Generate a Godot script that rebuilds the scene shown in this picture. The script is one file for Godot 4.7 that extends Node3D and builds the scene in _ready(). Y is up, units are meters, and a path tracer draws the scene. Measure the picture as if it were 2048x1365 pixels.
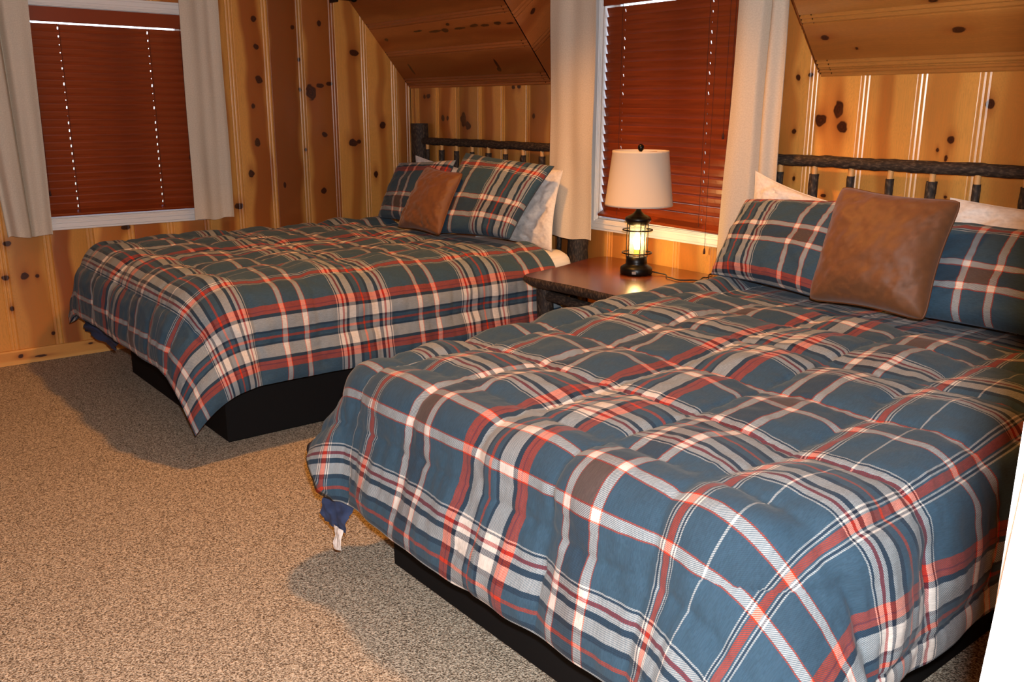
extends Node3D
# A knotty-pine attic bedroom with two plaid-covered beds, photographed with a flash from the doorway.
# x runs along the headboard wall, z comes out of it into the room, y is up; metres.

const SLOPE := 1.2026        # rise of the sloped ceiling per metre of z
const EAVE := 1.495          # height at which it meets the headboard wall
const CEIL := 3.1
const BED_TOP := 0.655

var M := {}
var rng := RandomNumberGenerator.new()


func _ready() -> void:
	rng.seed = 7
	# ---- camera, sky, lights, exposure
	var cam := Camera3D.new()
	cam.name = "camera"
	cam.position = Vector3(5.37177, 1.36, 3.42226)
	cam.rotation = Vector3(-0.253104, 0.893484, 0.003988)
	cam.fov = 41.768
	cam.near = 0.02
	add_child(cam)
	cam.current = true
	var env := Environment.new()
	env.background_mode = Environment.BG_SKY
	var sky := Sky.new()
	var sm := ProceduralSkyMaterial.new()
	sm.sky_top_color = Color(0.62, 0.74, 0.92)
	sm.sky_horizon_color = Color(0.95, 0.97, 1.0)
	sm.ground_bottom_color = Color(0.62, 0.64, 0.6)
	sm.ground_horizon_color = Color(0.9, 0.92, 0.92)
	sm.sky_energy_multiplier = 2.2
	sm.ground_energy_multiplier = 1.6
	sky.sky_material = sm
	env.sky = sky
	env.ambient_light_source = Environment.AMBIENT_SOURCE_DISABLED
	env.tonemap_mode = Environment.TONE_MAPPER_LINEAR
	env.tonemap_exposure = 1.0
	env.sdfgi_enabled = true
	env.ssao_enabled = true
	env.ssil_enabled = true
	var we := WorldEnvironment.new()
	we.name = "world_environment"
	we.environment = env
	add_child(we)
	# the flash of the camera, a little above and beside its lens
	var fl := OmniLight3D.new()
	fl.name = "camera_flash"
	fl.position = Vector3(5.392, 1.455, 3.398)
	fl.light_color = Color(0.96, 0.98, 1.0)
	fl.light_energy = 8.7
	fl.light_size = 0.02
	fl.omni_range = 12.0
	fl.omni_attenuation = 2.0
	fl.shadow_enabled = true
	add_child(fl)
	# the bulb of the ceiling light in the middle of the room
	var cl := SpotLight3D.new()
	cl.name = "ceiling_light_glow"
	cl.position = Vector3(2.5, 2.9, 1.5)
	cl.rotation = Vector3(-PI / 2, 0, 0)
	cl.light_color = Color(1.0, 0.66, 0.28)
	cl.light_energy = 5.5
	cl.light_size = 0.09
	cl.spot_angle = 52.0
	cl.spot_angle_attenuation = 0.4
	cl.spot_range = 10.0
	cl.spot_attenuation = 2.0
	cl.shadow_enabled = true
	add_child(cl)

	make_materials()
	room_shell()
	window_pine_left()
	window_headboard()
	beds()
	nightstand()
	lantern_lamp()
	ceiling_lamp()


# ------------------------------------------------------------------ helpers
func numbered(called: String, parent: Node) -> String:
	if not parent.has_node(NodePath(called)):
		return called
	var k := 1
	while parent.has_node(NodePath("%s_%03d" % [called, k])):
		k += 1
	return "%s_%03d" % [called, k]


func thing(called: String, label: String, category: String, group := "", at := Vector3.ZERO) -> Node3D:
	var o := Node3D.new()
	o.name = numbered(called, self)
	add_child(o)
	o.position = at
	o.set_meta("label", label)
	o.set_meta("category", category)
	if group != "":
		o.set_meta("group", group)
	return o


func structure(called: String) -> Node3D:
	var o := Node3D.new()
	o.name = numbered(called, self)
	add_child(o)
	o.set_meta("kind", "structure")
	return o


func part(called: String, mesh: Mesh, mat: Material, parent: Node3D, label := "") -> MeshInstance3D:
	var o := MeshInstance3D.new()
	o.name = numbered(called, parent)
	o.mesh = mesh
	o.material_override = mat
	o.cast_shadow = GeometryInstance3D.SHADOW_CASTING_SETTING_ON
	parent.add_child(o, true)
	if label != "":
		o.set_meta("label", label)
	return o


func new_st() -> SurfaceTool:
	var st := SurfaceTool.new()
	st.begin(Mesh.PRIMITIVE_TRIANGLES)
	return st


func quad(st: SurfaceTool, a: Vector3, b: Vector3, c: Vector3, d: Vector3) -> void:
	# corners seen clockwise from the front
	for p in [a, b, c, a, c, d]:
		st.add_vertex(p)


func done(st: SurfaceTool) -> ArrayMesh:
	st.generate_normals()
	return st.commit()


# a box with chamfered edges
func add_box(st: SurfaceTool, c: Vector3, s: Vector3, ch := 0.004, basis := Basis.IDENTITY) -> void:
	var h := s * 0.5
	ch = minf(ch, minf(h.x, minf(h.y, h.z)) * 0.9)
	st.set_smooth_group(-1)
	var k := h - Vector3.ONE * ch
	var pts := {}
	for sx in [-1, 1]:
		for sy in [-1, 1]:
			for sz in [-1, 1]:
				pts[Vector4i(sx, sy, sz, 0)] = c + basis * Vector3(sx * h.x, sy * k.y, sz * k.z)
				pts[Vector4i(sx, sy, sz, 1)] = c + basis * Vector3(sx * k.x, sy * h.y, sz * k.z)
				pts[Vector4i(sx, sy, sz, 2)] = c + basis * Vector3(sx * k.x, sy * k.y, sz * h.z)
	var faces: Array = []
	for ax in 3:
		for s1 in [-1, 1]:
			var f: Array = []
			for q in [[-1, -1], [1, -1], [1, 1], [-1, 1]]:
				var v := Vector4i(0, 0, 0, ax)
				v[ax] = s1
				v[(ax + 1) % 3] = q[0]
				v[(ax + 2) % 3] = q[1]
				f.append(pts[v])
			faces.append(f)
	for ax in 3:
		var b := (ax + 1) % 3
		var d := (ax + 2) % 3
		for sb in [-1, 1]:
			for sd in [-1, 1]:
				var f2: Array = []
				for q in [[-1, b], [1, b], [1, d], [-1, d]]:
					var v2 := Vector4i(0, 0, 0, q[1])
					v2[ax] = q[0]
					v2[b] = sb
					v2[d] = sd
					f2.append(pts[v2])
				faces.append(f2)
	for sx in [-1, 1]:
		for sy in [-1, 1]:
			for sz in [-1, 1]:
				faces.append([pts[Vector4i(sx, sy, sz, 0)], pts[Vector4i(sx, sy, sz, 1)], pts[Vector4i(sx, sy, sz, 2)]])
	for f in faces:
		var mid := Vector3.ZERO
		for p in f:
			mid += p
		mid /= f.size()
		var n: Vector3 = (f[1] - f[0]).cross(f[2] - f[0])
		var g: Array = f
		if n.dot(mid - c) > 0.0:
			g = f.duplicate()
			g.reverse()
		for i in range(1, g.size() - 1):
			st.add_vertex(g[0])
			st.add_vertex(g[i])
			st.add_vertex(g[i + 1])


func box(c: Vector3, s: Vector3, ch := 0.004, basis := Basis.IDENTITY) -> ArrayMesh:
	var st := new_st()
	add_box(st, c, s, ch, basis)
	return done(st)


# a smooth surface over (i, j) in a grid; f(u, v) gives the place, g(u, v) the texture place
func grid(nu: int, nv: int, f: Callable, g = null, flip := false, close_u := false) -> ArrayMesh:
	var P := PackedVector3Array()
	var T := PackedVector2Array()
	P.resize((nu + 1) * (nv + 1))
	T.resize(P.size())
	for j in nv + 1:
		for i in nu + 1:
			var u := float(i) / nu
			var v := float(j) / nv
			P[j * (nu + 1) + i] = f.call(u, v)
			T[j * (nu + 1) + i] = g.call(u, v) if g != null else Vector2(u, v)
	return from_grid(nu, nv, P, T, flip, close_u)


func from_grid(nu: int, nv: int, P: PackedVector3Array, T: PackedVector2Array, flip := false, close_u := false) -> ArrayMesh:
	var N := PackedVector3Array()
	N.resize(P.size())
	var w := nu + 1
	for j in nv + 1:
		for i in nu + 1:
			var i0 := maxi(i - 1, 0)
			var i1 := mini(i + 1, nu)
			if close_u and (i == 0 or i == nu):
				i0 = nu - 1
				i1 = 1
			var du := P[j * w + i1] - P[j * w + i0]
			var dv := P[mini(j + 1, nv) * w + i] - P[maxi(j - 1, 0) * w + i]
			var n := du.cross(dv)
			if n.length_squared() < 1e-16:
				n = Vector3.UP
			n = n.normalized()
			N[j * w + i] = -n if flip else n
	var I := PackedInt32Array()
	I.resize(nu * nv * 6)
	var k := 0
	for j in nv:
		for i in nu:
			var a := j * w + i
			var b := a + 1
			var c := a + w + 1
			var d := a + w
			if flip:
				I[k] = a
				I[k + 1] = b
				I[k + 2] = c
				I[k + 3] = a
				I[k + 4] = c
				I[k + 5] = d
			else:
				I[k] = a
				I[k + 1] = c
				I[k + 2] = b
				I[k + 3] = a
				I[k + 4] = d
				I[k + 5] = c
			k += 6
	var arr := []
	arr.resize(Mesh.ARRAY_MAX)
	arr[Mesh.ARRAY_VERTEX] = P
	arr[Mesh.ARRAY_NORMAL] = N
	arr[Mesh.ARRAY_TEX_UV] = T
	arr[Mesh.ARRAY_INDEX] = I
	var m := ArrayMesh.new()
	m.add_surface_from_arrays(Mesh.PRIMITIVE_TRIANGLES, arr)
	return m


# a lathed shape about the y axis: profile of (radius, height), smooth
func lathe(profile: PackedVector2Array, n := 40) -> ArrayMesh:
	var st := new_st()
	add_lathe(st, profile, Vector3.ZERO, n)
	return done(st)


func add_lathe(st: SurfaceTool, profile: PackedVector2Array, at: Vector3, n := 40) -> void:
	for k in profile.size() - 1:
		st.set_smooth_group(k / 1000)
		for i in n:
			var a0 := TAU * i / n
			var a1 := TAU * (i + 1) / n
			var p := profile[k]
			var q := profile[k + 1]
			var A := at + Vector3(cos(a0) * p.x, p.y, sin(a0) * p.x)
			var B := at + Vector3(cos(a1) * p.x, p.y, sin(a1) * p.x)
			var C := at + Vector3(cos(a1) * q.x, q.y, sin(a1) * q.x)
			var D := at + Vector3(cos(a0) * q.x, q.y, sin(a0) * q.x)
			# outward side for a profile that climbs
			if p.x > 1e-6:
				st.add_vertex(A)
				st.add_vertex(B)
				st.add_vertex(C)
			if q.x > 1e-6:
				st.add_vertex(A)
				st.add_vertex(C)
				st.add_vertex(D)


# a tube along a path; radius may vary through rad(k, angle)
func tube(path: PackedVector3Array, radius: float, sides := 10, closed := false, rough := 0.0, seed_ := 0) -> ArrayMesh:
	var n := path.size()
	var total := n + 1 if closed else n
	var P := PackedVector3Array()
	var T := PackedVector2Array()
	var noise := FastNoiseLite.new()
	noise.seed = seed_
	noise.frequency = 1.0
	var along := 0.0
	var ref := Vector3.UP
	if absf((path[1] - path[0]).normalized().y) > 0.9:
		ref = Vector3.RIGHT
	for k in total:
		var c := path[k % n]
		var fwd: Vector3
		if closed:
			fwd = path[(k + 1) % n] - path[(k - 1 + n) % n]
		else:
			fwd = path[mini(k + 1, n - 1)] - path[maxi(k - 1, 0)]
		fwd = fwd.normalized()
		var side := fwd.cross(ref).normalized()
		if side.length_squared() < 0.5:
			side = fwd.cross(Vector3.RIGHT).normalized()
		var up := side.cross(fwd).normalized()
		ref = up
		if k > 0:
			along += path[k % n].distance_to(path[(k - 1) % n])
		for i in sides + 1:
			var a := TAU * i / sides
			var r := radius
			if rough > 0.0:
				r *= 1.0 + rough * noise.get_noise_3d(cos(a) * 1.3, sin(a) * 1.3, along / radius * 0.35) + rough * 0.5 * noise.get_noise_3d(cos(a) * 3.0 + 9.0, sin(a) * 3.0, along / radius * 1.1)
			P.append(c + (side * cos(a) + up * sin(a)) * r)
			T.append(Vector2(float(i) / sides * TAU * radius, along))
	return from_grid(sides, total - 1, P, T, false, true)


# a rough log between two points, with its ends closed
func log_mesh(a: Vector3, b: Vector3, r: float, seed_: int, rough := 0.12, dome := 0.25) -> ArrayMesh:
	var path := PackedVector3Array()
	var len_ := a.distance_to(b)
	var n := int(clampf(len_ / (r * 0.7), 6, 60))
	var dir := (b - a).normalized()
	var noise := FastNoiseLite.new()
	noise.seed = seed_ + 50
	noise.frequency = 1.0
	var s1 := dir.cross(Vector3(0.3, 0.5, 0.81)).normalized()
	var s2 := dir.cross(s1)
	for k in n + 1:
		var t := float(k) / n
		var wob := s1 * noise.get_noise_1d(t * len_ * 2.2) + s2 * noise.get_noise_1d(t * len_ * 2.2 + 77.0)
		path.append(a.lerp(b, t) + wob * r * 0.35 * sin(PI * t))
	var sides := 14
	var body := tube(path, r, sides, false, rough, seed_)
	var st := new_st()
	st.append_from(body, 0, Transform3D.IDENTITY)
	var arr := body.surface_get_arrays(0)
	var V: PackedVector3Array = arr[Mesh.ARRAY_VERTEX]
	for e in 2:
		var base := 0 if e == 0 else n * (sides + 1)
		var mid := a - dir * r * dome if e == 0 else b + dir * r * dome
		for i in sides:
			var p := V[base + i]
			var q := V[base + i + 1]
			var nn := -dir if e == 0 else dir
			for v in ([mid, p, q] if e == 1 else [mid, q, p]):
				st.set_normal(nn)
				st.set_uv(Vector2(v.x * 3.0, v.z * 3.0))
				st.add_vertex(v)
	return st.commit()


# ------------------------------------------------------------------ textures
func rgb8(c: Color) -> Vector3:
	return Vector3(c.r, c.g, c.b) * 255.0


# Boards side by side: x across them (metres mu), y along them (metres mv). joints: where boards begin.
func wood_texture(px: int, py: int, mu: float, mv: float, joints: PackedFloat32Array, knots: Array, seed_: int, sap: Color, heart: Color, hearts := []) -> ImageTexture:
	var r := RandomNumberGenerator.new()
	r.seed = seed_
	var nz := FastNoiseLite.new()
	nz.seed = seed_
	nz.noise_type = FastNoiseLite.TYPE_SIMPLEX
	nz.frequency = 1.0
	nz.fractal_octaves = 2
	# fine grain across, as a table
	var tab := PackedFloat32Array()
	tab.resize(4096)
	for i in 4096:
		tab[i] = nz.get_noise_1d(i * 0.11) * 0.6 + nz.get_noise_1d(i * 0.31 + 500.0) * 0.6
	var data := PackedByteArray()
	data.resize(px * py * 3)
	var S := rgb8(sap)
	var H := rgb8(heart)
	var nb := joints.size() - 1
	for b in nb:
		var u0 := joints[b]
		var u1 := joints[b + 1]
		var w := u1 - u0
		var x0 := clampi(int(round(u0 / mu * px)), 0, px)
		var x1 := clampi(int(round(u1 / mu * px)), 0, px)
		if b == nb - 1:
			x1 = px
		var hc := r.randf_range(0.3, 0.7)
		var hw := r.randf_range(0.12, 0.42)
		var dark := r.randf_range(0.35, 1.0)
		var tone := r.randf_range(0.9, 1.08)
		if b < hearts.size() and hearts[b] is Array:
			hc = hearts[b][0]
			hw = hearts[b][1]
			dark = hearts[b][2]
			tone = hearts[b][3]
		var off := r.randi_range(0, 3000)
		var ph := r.randf() * 100.0
		var cath := r.randf_range(0.5, 1.6)
		for j in py:
			var vm := float(j) / py * mv
			var wob := nz.get_noise_2d(vm * 1.3, ph) * 0.1
			var wob2 := nz.get_noise_2d(vm * 2.1, ph + 40.0) * 0.075
			var bow := 0.5 * (1.0 + sin(vm * cath * 1.7 + ph)) * 14.0
			var k := (j * px + x0) * 3
			for i in range(x0, x1):
				var fu := (float(i) / px * mu - u0) / w
				var e := fu - hc - wob
				var ae := absf(e) - hw - wob2 * clampf(e * 8.0, -1.0, 1.0)
				var m := clampf(0.5 - ae * 7.5, 0.0, 1.0) * dark
				# rings: nearly straight near the edges, opening towards the heart
				var ring := tab[(off + int(absf(e + wob2 * 0.4) * 640.0 + bow * (0.25 + maxf(0.0, hw - absf(e))))) & 4095]
				var g := (1.0 + 0.08 * ring) * tone
				var q := clampf(m + ring * 0.15, 0.0, 1.0)
				data[k] = clampi(int((S.x + (H.x - S.x) * q) * g), 0, 255)
				data[k + 1] = clampi(int((S.y + (H.y - S.y) * q) * g), 0, 255)
				data[k + 2] = clampi(int((S.z + (H.z - S.z) * q) * g), 0, 255)
				k += 3
	# knots: a dark oval with a darker rim and a reddish flare along the grain
	for kn in knots:
		var cu: float = kn[0]
		var cv: float = kn[1]
		var ru: float = maxf(kn[2], 0.006)
		var rv: float = maxf(kn[3], 0.006)
		var xr := int(ru * 2.6 / mu * px) + 2
		var yr := int(rv * 4.0 / mv * py) + 2
		var cx := int(cu / mu * px)
		var cy := int(cv / mv * py)
		var tilt := nz.get_noise_2d(cu * 31.0, cv * 17.0) * 0.5
		for j in range(maxi(cy - yr, 0), mini(cy + yr, py - 1)):
			for i in range(maxi(cx - xr, 0), mini(cx + xr, px - 1)):
				var du := (float(i) / px * mu - cu) / ru
				var dv := (float(j) / py * mv - cv) / rv
				du += dv * tilt * 0.4
				var wv := nz.get_noise_2d(i * 0.05, j * 0.05) * 0.2
				var d := sqrt(du * du + dv * dv) + wv
				var halo := exp(-(du * du * 0.7 + dv * dv * 0.16)) * 0.62
				var core := clampf((1.12 - d) * 5.0, 0.0, 1.0)
				var a := maxf(halo, core)
				if a < 0.02:
					continue
				var col := Vector3(140, 74, 30).lerp(Vector3(62, 28, 12), core)
				if core > 0.5:
					col *= 1.0 + 0.35 * sin(d * 14.0) * (1.0 - d)
				var k := (j * px + i) * 3
				data[k] = clampi(int(lerpf(data[k], col.x, a)), 0, 255)
				data[k + 1] = clampi(int(lerpf(data[k + 1], col.y, a)), 0, 255)
				data[k + 2] = clampi(int(lerpf(data[k + 2], col.z, a)), 0, 255)
	return ImageTexture.create_from_image(Image.create_from_data(px, py, false, Image.FORMAT_RGB8, data))


func wood_material(t: Texture2D, rough := 0.34, coat := 0.35) -> StandardMaterial3D:
	var m := StandardMaterial3D.new()
	m.albedo_texture = t
	m.roughness = rough
	m.metallic_specular = 0.5
	m.clearcoat_enabled = true
	m.clearcoat = coat
	m.clearcoat_roughness = 0.22
	return m


# yarn colours by place; a stripe list is [half position from, to, yarn]
func stripe(at: float, list: Array) -> Color:
	for s in list:
		if at >= s[0] and at < s[1]:
			return s[2]
	return Color(0.195, 0.285, 0.35)


func plaid_texture(px: int, py: int) -> ImageTexture:
	var B := Color(0.195, 0.285, 0.35)
	var W := Color(0.765, 0.745, 0.715)
	var N := Color(0.10, 0.145, 0.205)
	var R := Color(0.70, 0.20, 0.12)
	var D := Color(0.52, 0.13, 0.135)
	var K := Color(0.15, 0.195, 0.245)
	var L := Color(0.175, 0.25, 0.305)
	var KK := Color(0.29, 0.25, 0.24)
	# across the cover (s), mirrored about its middle; the run repeats after 1.025 m about the second broad red pair
	var S := [[0.0, 0.0055, R], [0.0055, 0.022, B], [0.022, 0.03, N], [0.03, 0.079, W], [0.079, 0.092, N], [0.092, 0.104, R], [0.104, 0.108, D], [0.108, 0.127, R],
		[0.257, 0.260, R], [0.260, 0.281, W], [0.281, 0.284, R], [0.284, 0.346, K], [0.346, 0.349, R], [0.349, 0.370, W], [0.370, 0.373, R],
		[0.508, 0.5115, W], [0.5115, 0.516, N], [0.516, 0.52, W], [0.523, 0.541, R], [0.544, 0.548, W], [0.548, 0.5525, N], [0.5525, 0.556, W],
		[0.626, 0.630, W],
		[0.735, 0.7385, W], [0.7385, 0.743, N], [0.743, 0.747, W], [0.750, 0.768, R], [0.771, 0.775, W], [0.775, 0.7795, N], [0.7795, 0.783, W]]
	# along the cover (t), mirrored about the thin red, repeat 0.70
	var T := [[0.0, 0.0055, R], [0.0055, 0.030, B], [0.030, 0.044, N], [0.044, 0.079, W], [0.079, 0.094, N], [0.094, 0.106, W], [0.106, 0.116, D], [0.116, 0.127, W],
		[0.127, 0.1325, W], [0.1325, 0.138, N], [0.138, 0.1425, W],
		[0.287, 0.290, R], [0.290, 0.311, W], [0.311, 0.314, R], [0.314, 0.36, L]]
	var cs: Array = []
	for i in px:
		var s := absf((float(i) + 0.5) / px * 2.4 - 1.2)
		if s > 0.88:
			s = absf(s - 1.025)
		cs.append(stripe(s, S))
	var ct: Array = []
	for j in py:
		var t := (float(j) + 0.5) / py * 0.7
		t = minf(t, 0.7 - t)
		ct.append(stripe(t, T))
	var data := PackedByteArray()
	data.resize(px * py * 3)
	var k := 0
	var r := RandomNumberGenerator.new()
	r.seed = 11
	var slub := PackedFloat32Array()
	for i in 4096:
		slub.append(r.randf_range(0.94, 1.06))
	for j in py:
		var wt: Color = ct[j]
		for i in px:
			var ws: Color = cs[i]
			var wf := wt
			if ws == K and wt == L:
				ws = KK
				wf = KK
			# twill: warp or weft on top along diagonals
			var f := 0.76 if ((i + j) & 3) < 2 else 0.24
			var v := slub[(i * 7 + (j >> 3) * 131) & 4095] * 255.0
			data[k] = mini(int((ws.r * f + wf.r * (1.0 - f)) * v), 255)
			data[k + 1] = mini(int((ws.g * f + wf.g * (1.0 - f)) * v), 255)
			data[k + 2] = mini(int((ws.b * f + wf.b * (1.0 - f)) * v), 255)
			k += 3
	return ImageTexture.create_from_image(Image.create_from_data(px, py, false, Image.FORMAT_RGB8, data))


func noise_texture(px: int, freq: float, ramp: Array, seed_: int, octaves := 3, kind := FastNoiseLite.TYPE_SIMPLEX_SMOOTH, squash := Vector2.ONE) -> ImageTexture:
	var nz := FastNoiseLite.new()
	nz.seed = seed_
	nz.noise_type = kind
	nz.frequency = freq
	nz.fractal_octaves = octaves
	var im := nz.get_seamless_image(px, px)
	var g := Gradient.new()
	var offs := PackedFloat32Array()
	var cols := PackedColorArray()
	for e in ramp:
		offs.append(e[0])
		cols.append(e[1])
	g.offsets = offs
	g.colors = cols
	var lut := PackedByteArray()
	for i in 256:
		var c := g.sample(i / 255.0)
		lut.append(int(c.r * 255))
		lut.append(int(c.g * 255))
		lut.append(int(c.b * 255))
	im.convert(Image.FORMAT_L8)
	var src := im.get_data()
	var data := PackedByteArray()
	data.resize(px * px * 3)
	for i in px * px:
		var s := src[i] * 3
		data[i * 3] = lut[s]
		data[i * 3 + 1] = lut[s + 1]
		data[i * 3 + 2] = lut[s + 2]
	return ImageTexture.create_from_image(Image.create_from_data(px, px, false, Image.FORMAT_RGB8, data))


# tufts: soft random specks that wrap round
func tuft_textures(px: int, ramp: Array, seed_: int) -> Array:
	var r := RandomNumberGenerator.new()
	r.seed = seed_
	var a := PackedFloat32Array()
	a.resize(px * px)
	for i in px * px:
		a[i] = r.randf()
	for pass_ in 2:
		var b := PackedFloat32Array()
		b.resize(px * px)
		for j in px:
			var j0 := ((j + px - 1) % px) * px
			var j1 := j * px
			var j2 := ((j + 1) % px) * px
			for i in px:
				var i0 := (i + px - 1) % px
				var i2 := (i + 1) % px
				b[j1 + i] = (a[j1 + i] * 2.0 + a[j1 + i0] + a[j1 + i2] + a[j0 + i] + a[j2 + i]) / 6.0
		a = b
	var g := Gradient.new()
	var offs := PackedFloat32Array()
	var cols := PackedColorArray()
	for e in ramp:
		offs.append(e[0])
		cols.append(e[1])
	g.offsets = offs
	g.colors = cols
	var lut := PackedByteArray()
	for i in 256:
		var c := g.sample(i / 255.0)
		lut.append(int(c.r * 255))
		lut.append(int(c.g * 255))
		lut.append(int(c.b * 255))
	var data := PackedByteArray()
	data.resize(px * px * 3)
	var hd := PackedByteArray()
	hd.resize(px * px)
	for i in px * px:
		var v := clampi(int((0.5 + (a[i] - 0.5) * 2.6) * 255.0), 0, 255)
		hd[i] = v
		data[i * 3] = lut[v * 3]
		data[i * 3 + 1] = lut[v * 3 + 1]
		data[i * 3 + 2] = lut[v * 3 + 2]
	return [ImageTexture.create_from_image(Image.create_from_data(px, px, false, Image.FORMAT_RGB8, data)), ImageTexture.create_from_image(Image.create_from_data(px, px, false, Image.FORMAT_L8, hd))]


func plain(c: Color, rough: float, metallic := 0.0) -> StandardMaterial3D:
	var m := StandardMaterial3D.new()
	m.albedo_color = c
	m.roughness = rough
	m.metallic = metallic
	return m


func triplanar(m: StandardMaterial3D, scale: float, in_world := true) -> StandardMaterial3D:
	m.uv1_triplanar = true
	m.uv1_world_triplanar = in_world
	m.uv1_scale = Vector3.ONE * scale
	return m


func make_materials() -> void:
	M.white_paint = plain(Color(0.87, 0.86, 0.85), 0.4)
	M.black_metal = plain(Color(0.03, 0.028, 0.026), 0.38, 0.3)
	M.brass = plain(Color(0.75, 0.55, 0.25), 0.35, 0.9)
	M.cord = plain(Color(0.025, 0.022, 0.02), 0.6)
	var plaid := plaid_texture(2048, 640)
	var q := StandardMaterial3D.new()
	q.albedo_texture = plaid
	q.roughness = 0.85
	q.metallic_specular = 0.25
	q.rim_enabled = true
	q.rim = 0.15
	q.rim_tint = 0.6
	M.plaid = q
	M.lining = plain(Color(0.17, 0.235, 0.37), 0.85)
	var dt := noise_texture(256, 0.05, [[0.0, Color(0.9, 0.9, 0.9)], [1.0, Color(1, 1, 1)]], 5)
	M.white_cotton = plain(Color(0.88, 0.86, 0.84), 0.85)
	M.white_cotton.albedo_texture = dt
	M.platform = plain(Color(0.09, 0.085, 0.085), 0.8)
	M.platform.metallic_specular = 0.2
	# suede of the two brown cushions
	var suede := plain(Color(1, 1, 1), 0.62)
	suede.albedo_texture = noise_texture(512, 0.02, [[0.0, Color(0.365, 0.22, 0.11)], [0.5, Color(0.40, 0.243, 0.122)], [1.0, Color(0.435, 0.27, 0.14)]], 21, 5)
	suede.rim_enabled = true
	suede.rim = 0.3
	suede.rim_tint = 0.7
	M.suede = triplanar(suede, 3.2, false)
	M.piping = plain(Color(0.36, 0.2, 0.085), 0.6)
	# linen of the curtains
	var linen := plain(Color(1, 1, 1), 0.9)
	linen.albedo_texture = noise_texture(256, 0.11, [[0.0, Color(0.72, 0.675, 0.61)], [1.0, Color(0.80, 0.755, 0.69)]], 31, 2)
	linen.backlight_enabled = true
	linen.backlight = Color(0.06, 0.055, 0.05)
	M.linen = triplanar(linen, 4.0)
	# carpet
	var carpet := plain(Color(1, 1, 1), 0.95)
	var tufts := tuft_textures(640, [[0.0, Color(0.33, 0.29, 0.245)], [0.3, Color(0.51, 0.465, 0.405)], [0.55, Color(0.67, 0.62, 0.545)], [1.0, Color(0.82, 0.775, 0.695)]], 41)
	carpet.albedo_texture = tufts[0]
	carpet.metallic_specular = 0.1
	carpet.heightmap_enabled = true
	carpet.heightmap_texture = tufts[1]
	carpet.heightmap_scale = 0.25
	M.carpet = triplanar(carpet, 1.25)
	# bark of the hickory poles
	var bark := plain(Color(1, 1, 1), 0.75)
	bark.albedo_texture = noise_texture(512, 0.03, [[0.0, Color(0.07, 0.05, 0.04)], [0.45, Color(0.17, 0.125, 0.095)], [0.7, Color(0.27, 0.215, 0.17)], [1.0, Color(0.44, 0.37, 0.30)]], 51, 4)
	bark.uv1_scale = Vector3(5.0, 2.0, 1.0)
	bark.heightmap_enabled = true
	bark.heightmap_texture = bark.albedo_texture
	bark.heightmap_scale = 0.3
	M.bark = bark
	M.peeled = plain(Color(0.8, 0.6, 0.36), 0.6)
	# stained slats of the blinds
	var slat := plain(Color(1, 1, 1), 0.32)
	slat.albedo_texture = streaks(512, 64, Color(0.45, 0.175, 0.062), Color(0.55, 0.235, 0.09), 61)
	slat.clearcoat_enabled = true
	slat.clearcoat = 0.3
	slat.clearcoat_roughness = 0.25
	M.slat = slat
	M.tape = plain(Color(0.22, 0.08, 0.035), 0.8)
	M.tabletop = wood_material(streaks(512, 256, Color(0.44, 0.2, 0.075), Color(0.3, 0.125, 0.05), 71), 0.22)
	M.dark_wood = plain(Color(0.075, 0.045, 0.03), 0.6)
	M.shade = plain(Color(0.86, 0.8, 0.72), 0.9)
	M.shade.albedo_texture = noise_texture(256, 0.15, [[0.0, Color(0.93, 0.93, 0.93)], [1.0, Color(1, 1, 1)]], 81, 2)
	M.shade.backlight_enabled = true
	M.shade.backlight = Color(0.1, 0.09, 0.07)
	var glass := StandardMaterial3D.new()
	glass.albedo_color = Color(0.95, 0.98, 1.0, 0.06)
	glass.transparency = BaseMaterial3D.TRANSPARENCY_ALPHA
	glass.roughness = 0.02
	M.glass = glass
	var bulb := plain(Color(1.0, 0.85, 0.6), 0.3)
	bulb.emission_enabled = true
	bulb.emission = Color(1.0, 0.82, 0.52)
	bulb.emission_energy_multiplier = 16.0
	M.bulb = bulb
	var dome := plain(Color(1, 0.95, 0.88), 0.4)
	dome.emission_enabled = true
	dome.emission = Color(1.0, 0.62, 0.3)
	dome.emission_energy_multiplier = 2.0
	M.dome = dome


func streaks(px: int, py: int, a: Color, b: Color, seed_: int) -> ImageTexture:
	var nz := FastNoiseLite.new()
	nz.seed = seed_
	nz.frequency = 1.0
	nz.fractal_octaves = 3
	var data := PackedByteArray()
	data.resize(px * py * 3)
	var k := 0
	for j in py:
		for i in px:
			var c := a.lerp(b, clampf(0.5 + 0.9 * nz.get_noise_2d(i * 0.006, j * 0.12), 0.0, 1.0))
			data[k] = int(c.r * 255)
			data[k + 1] = int(c.g * 255)
			data[k + 2] = int(c.b * 255)
			k += 3
	return ImageTexture.create_from_image(Image.create_from_data(px, py, false, Image.FORMAT_RGB8, data))


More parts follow.
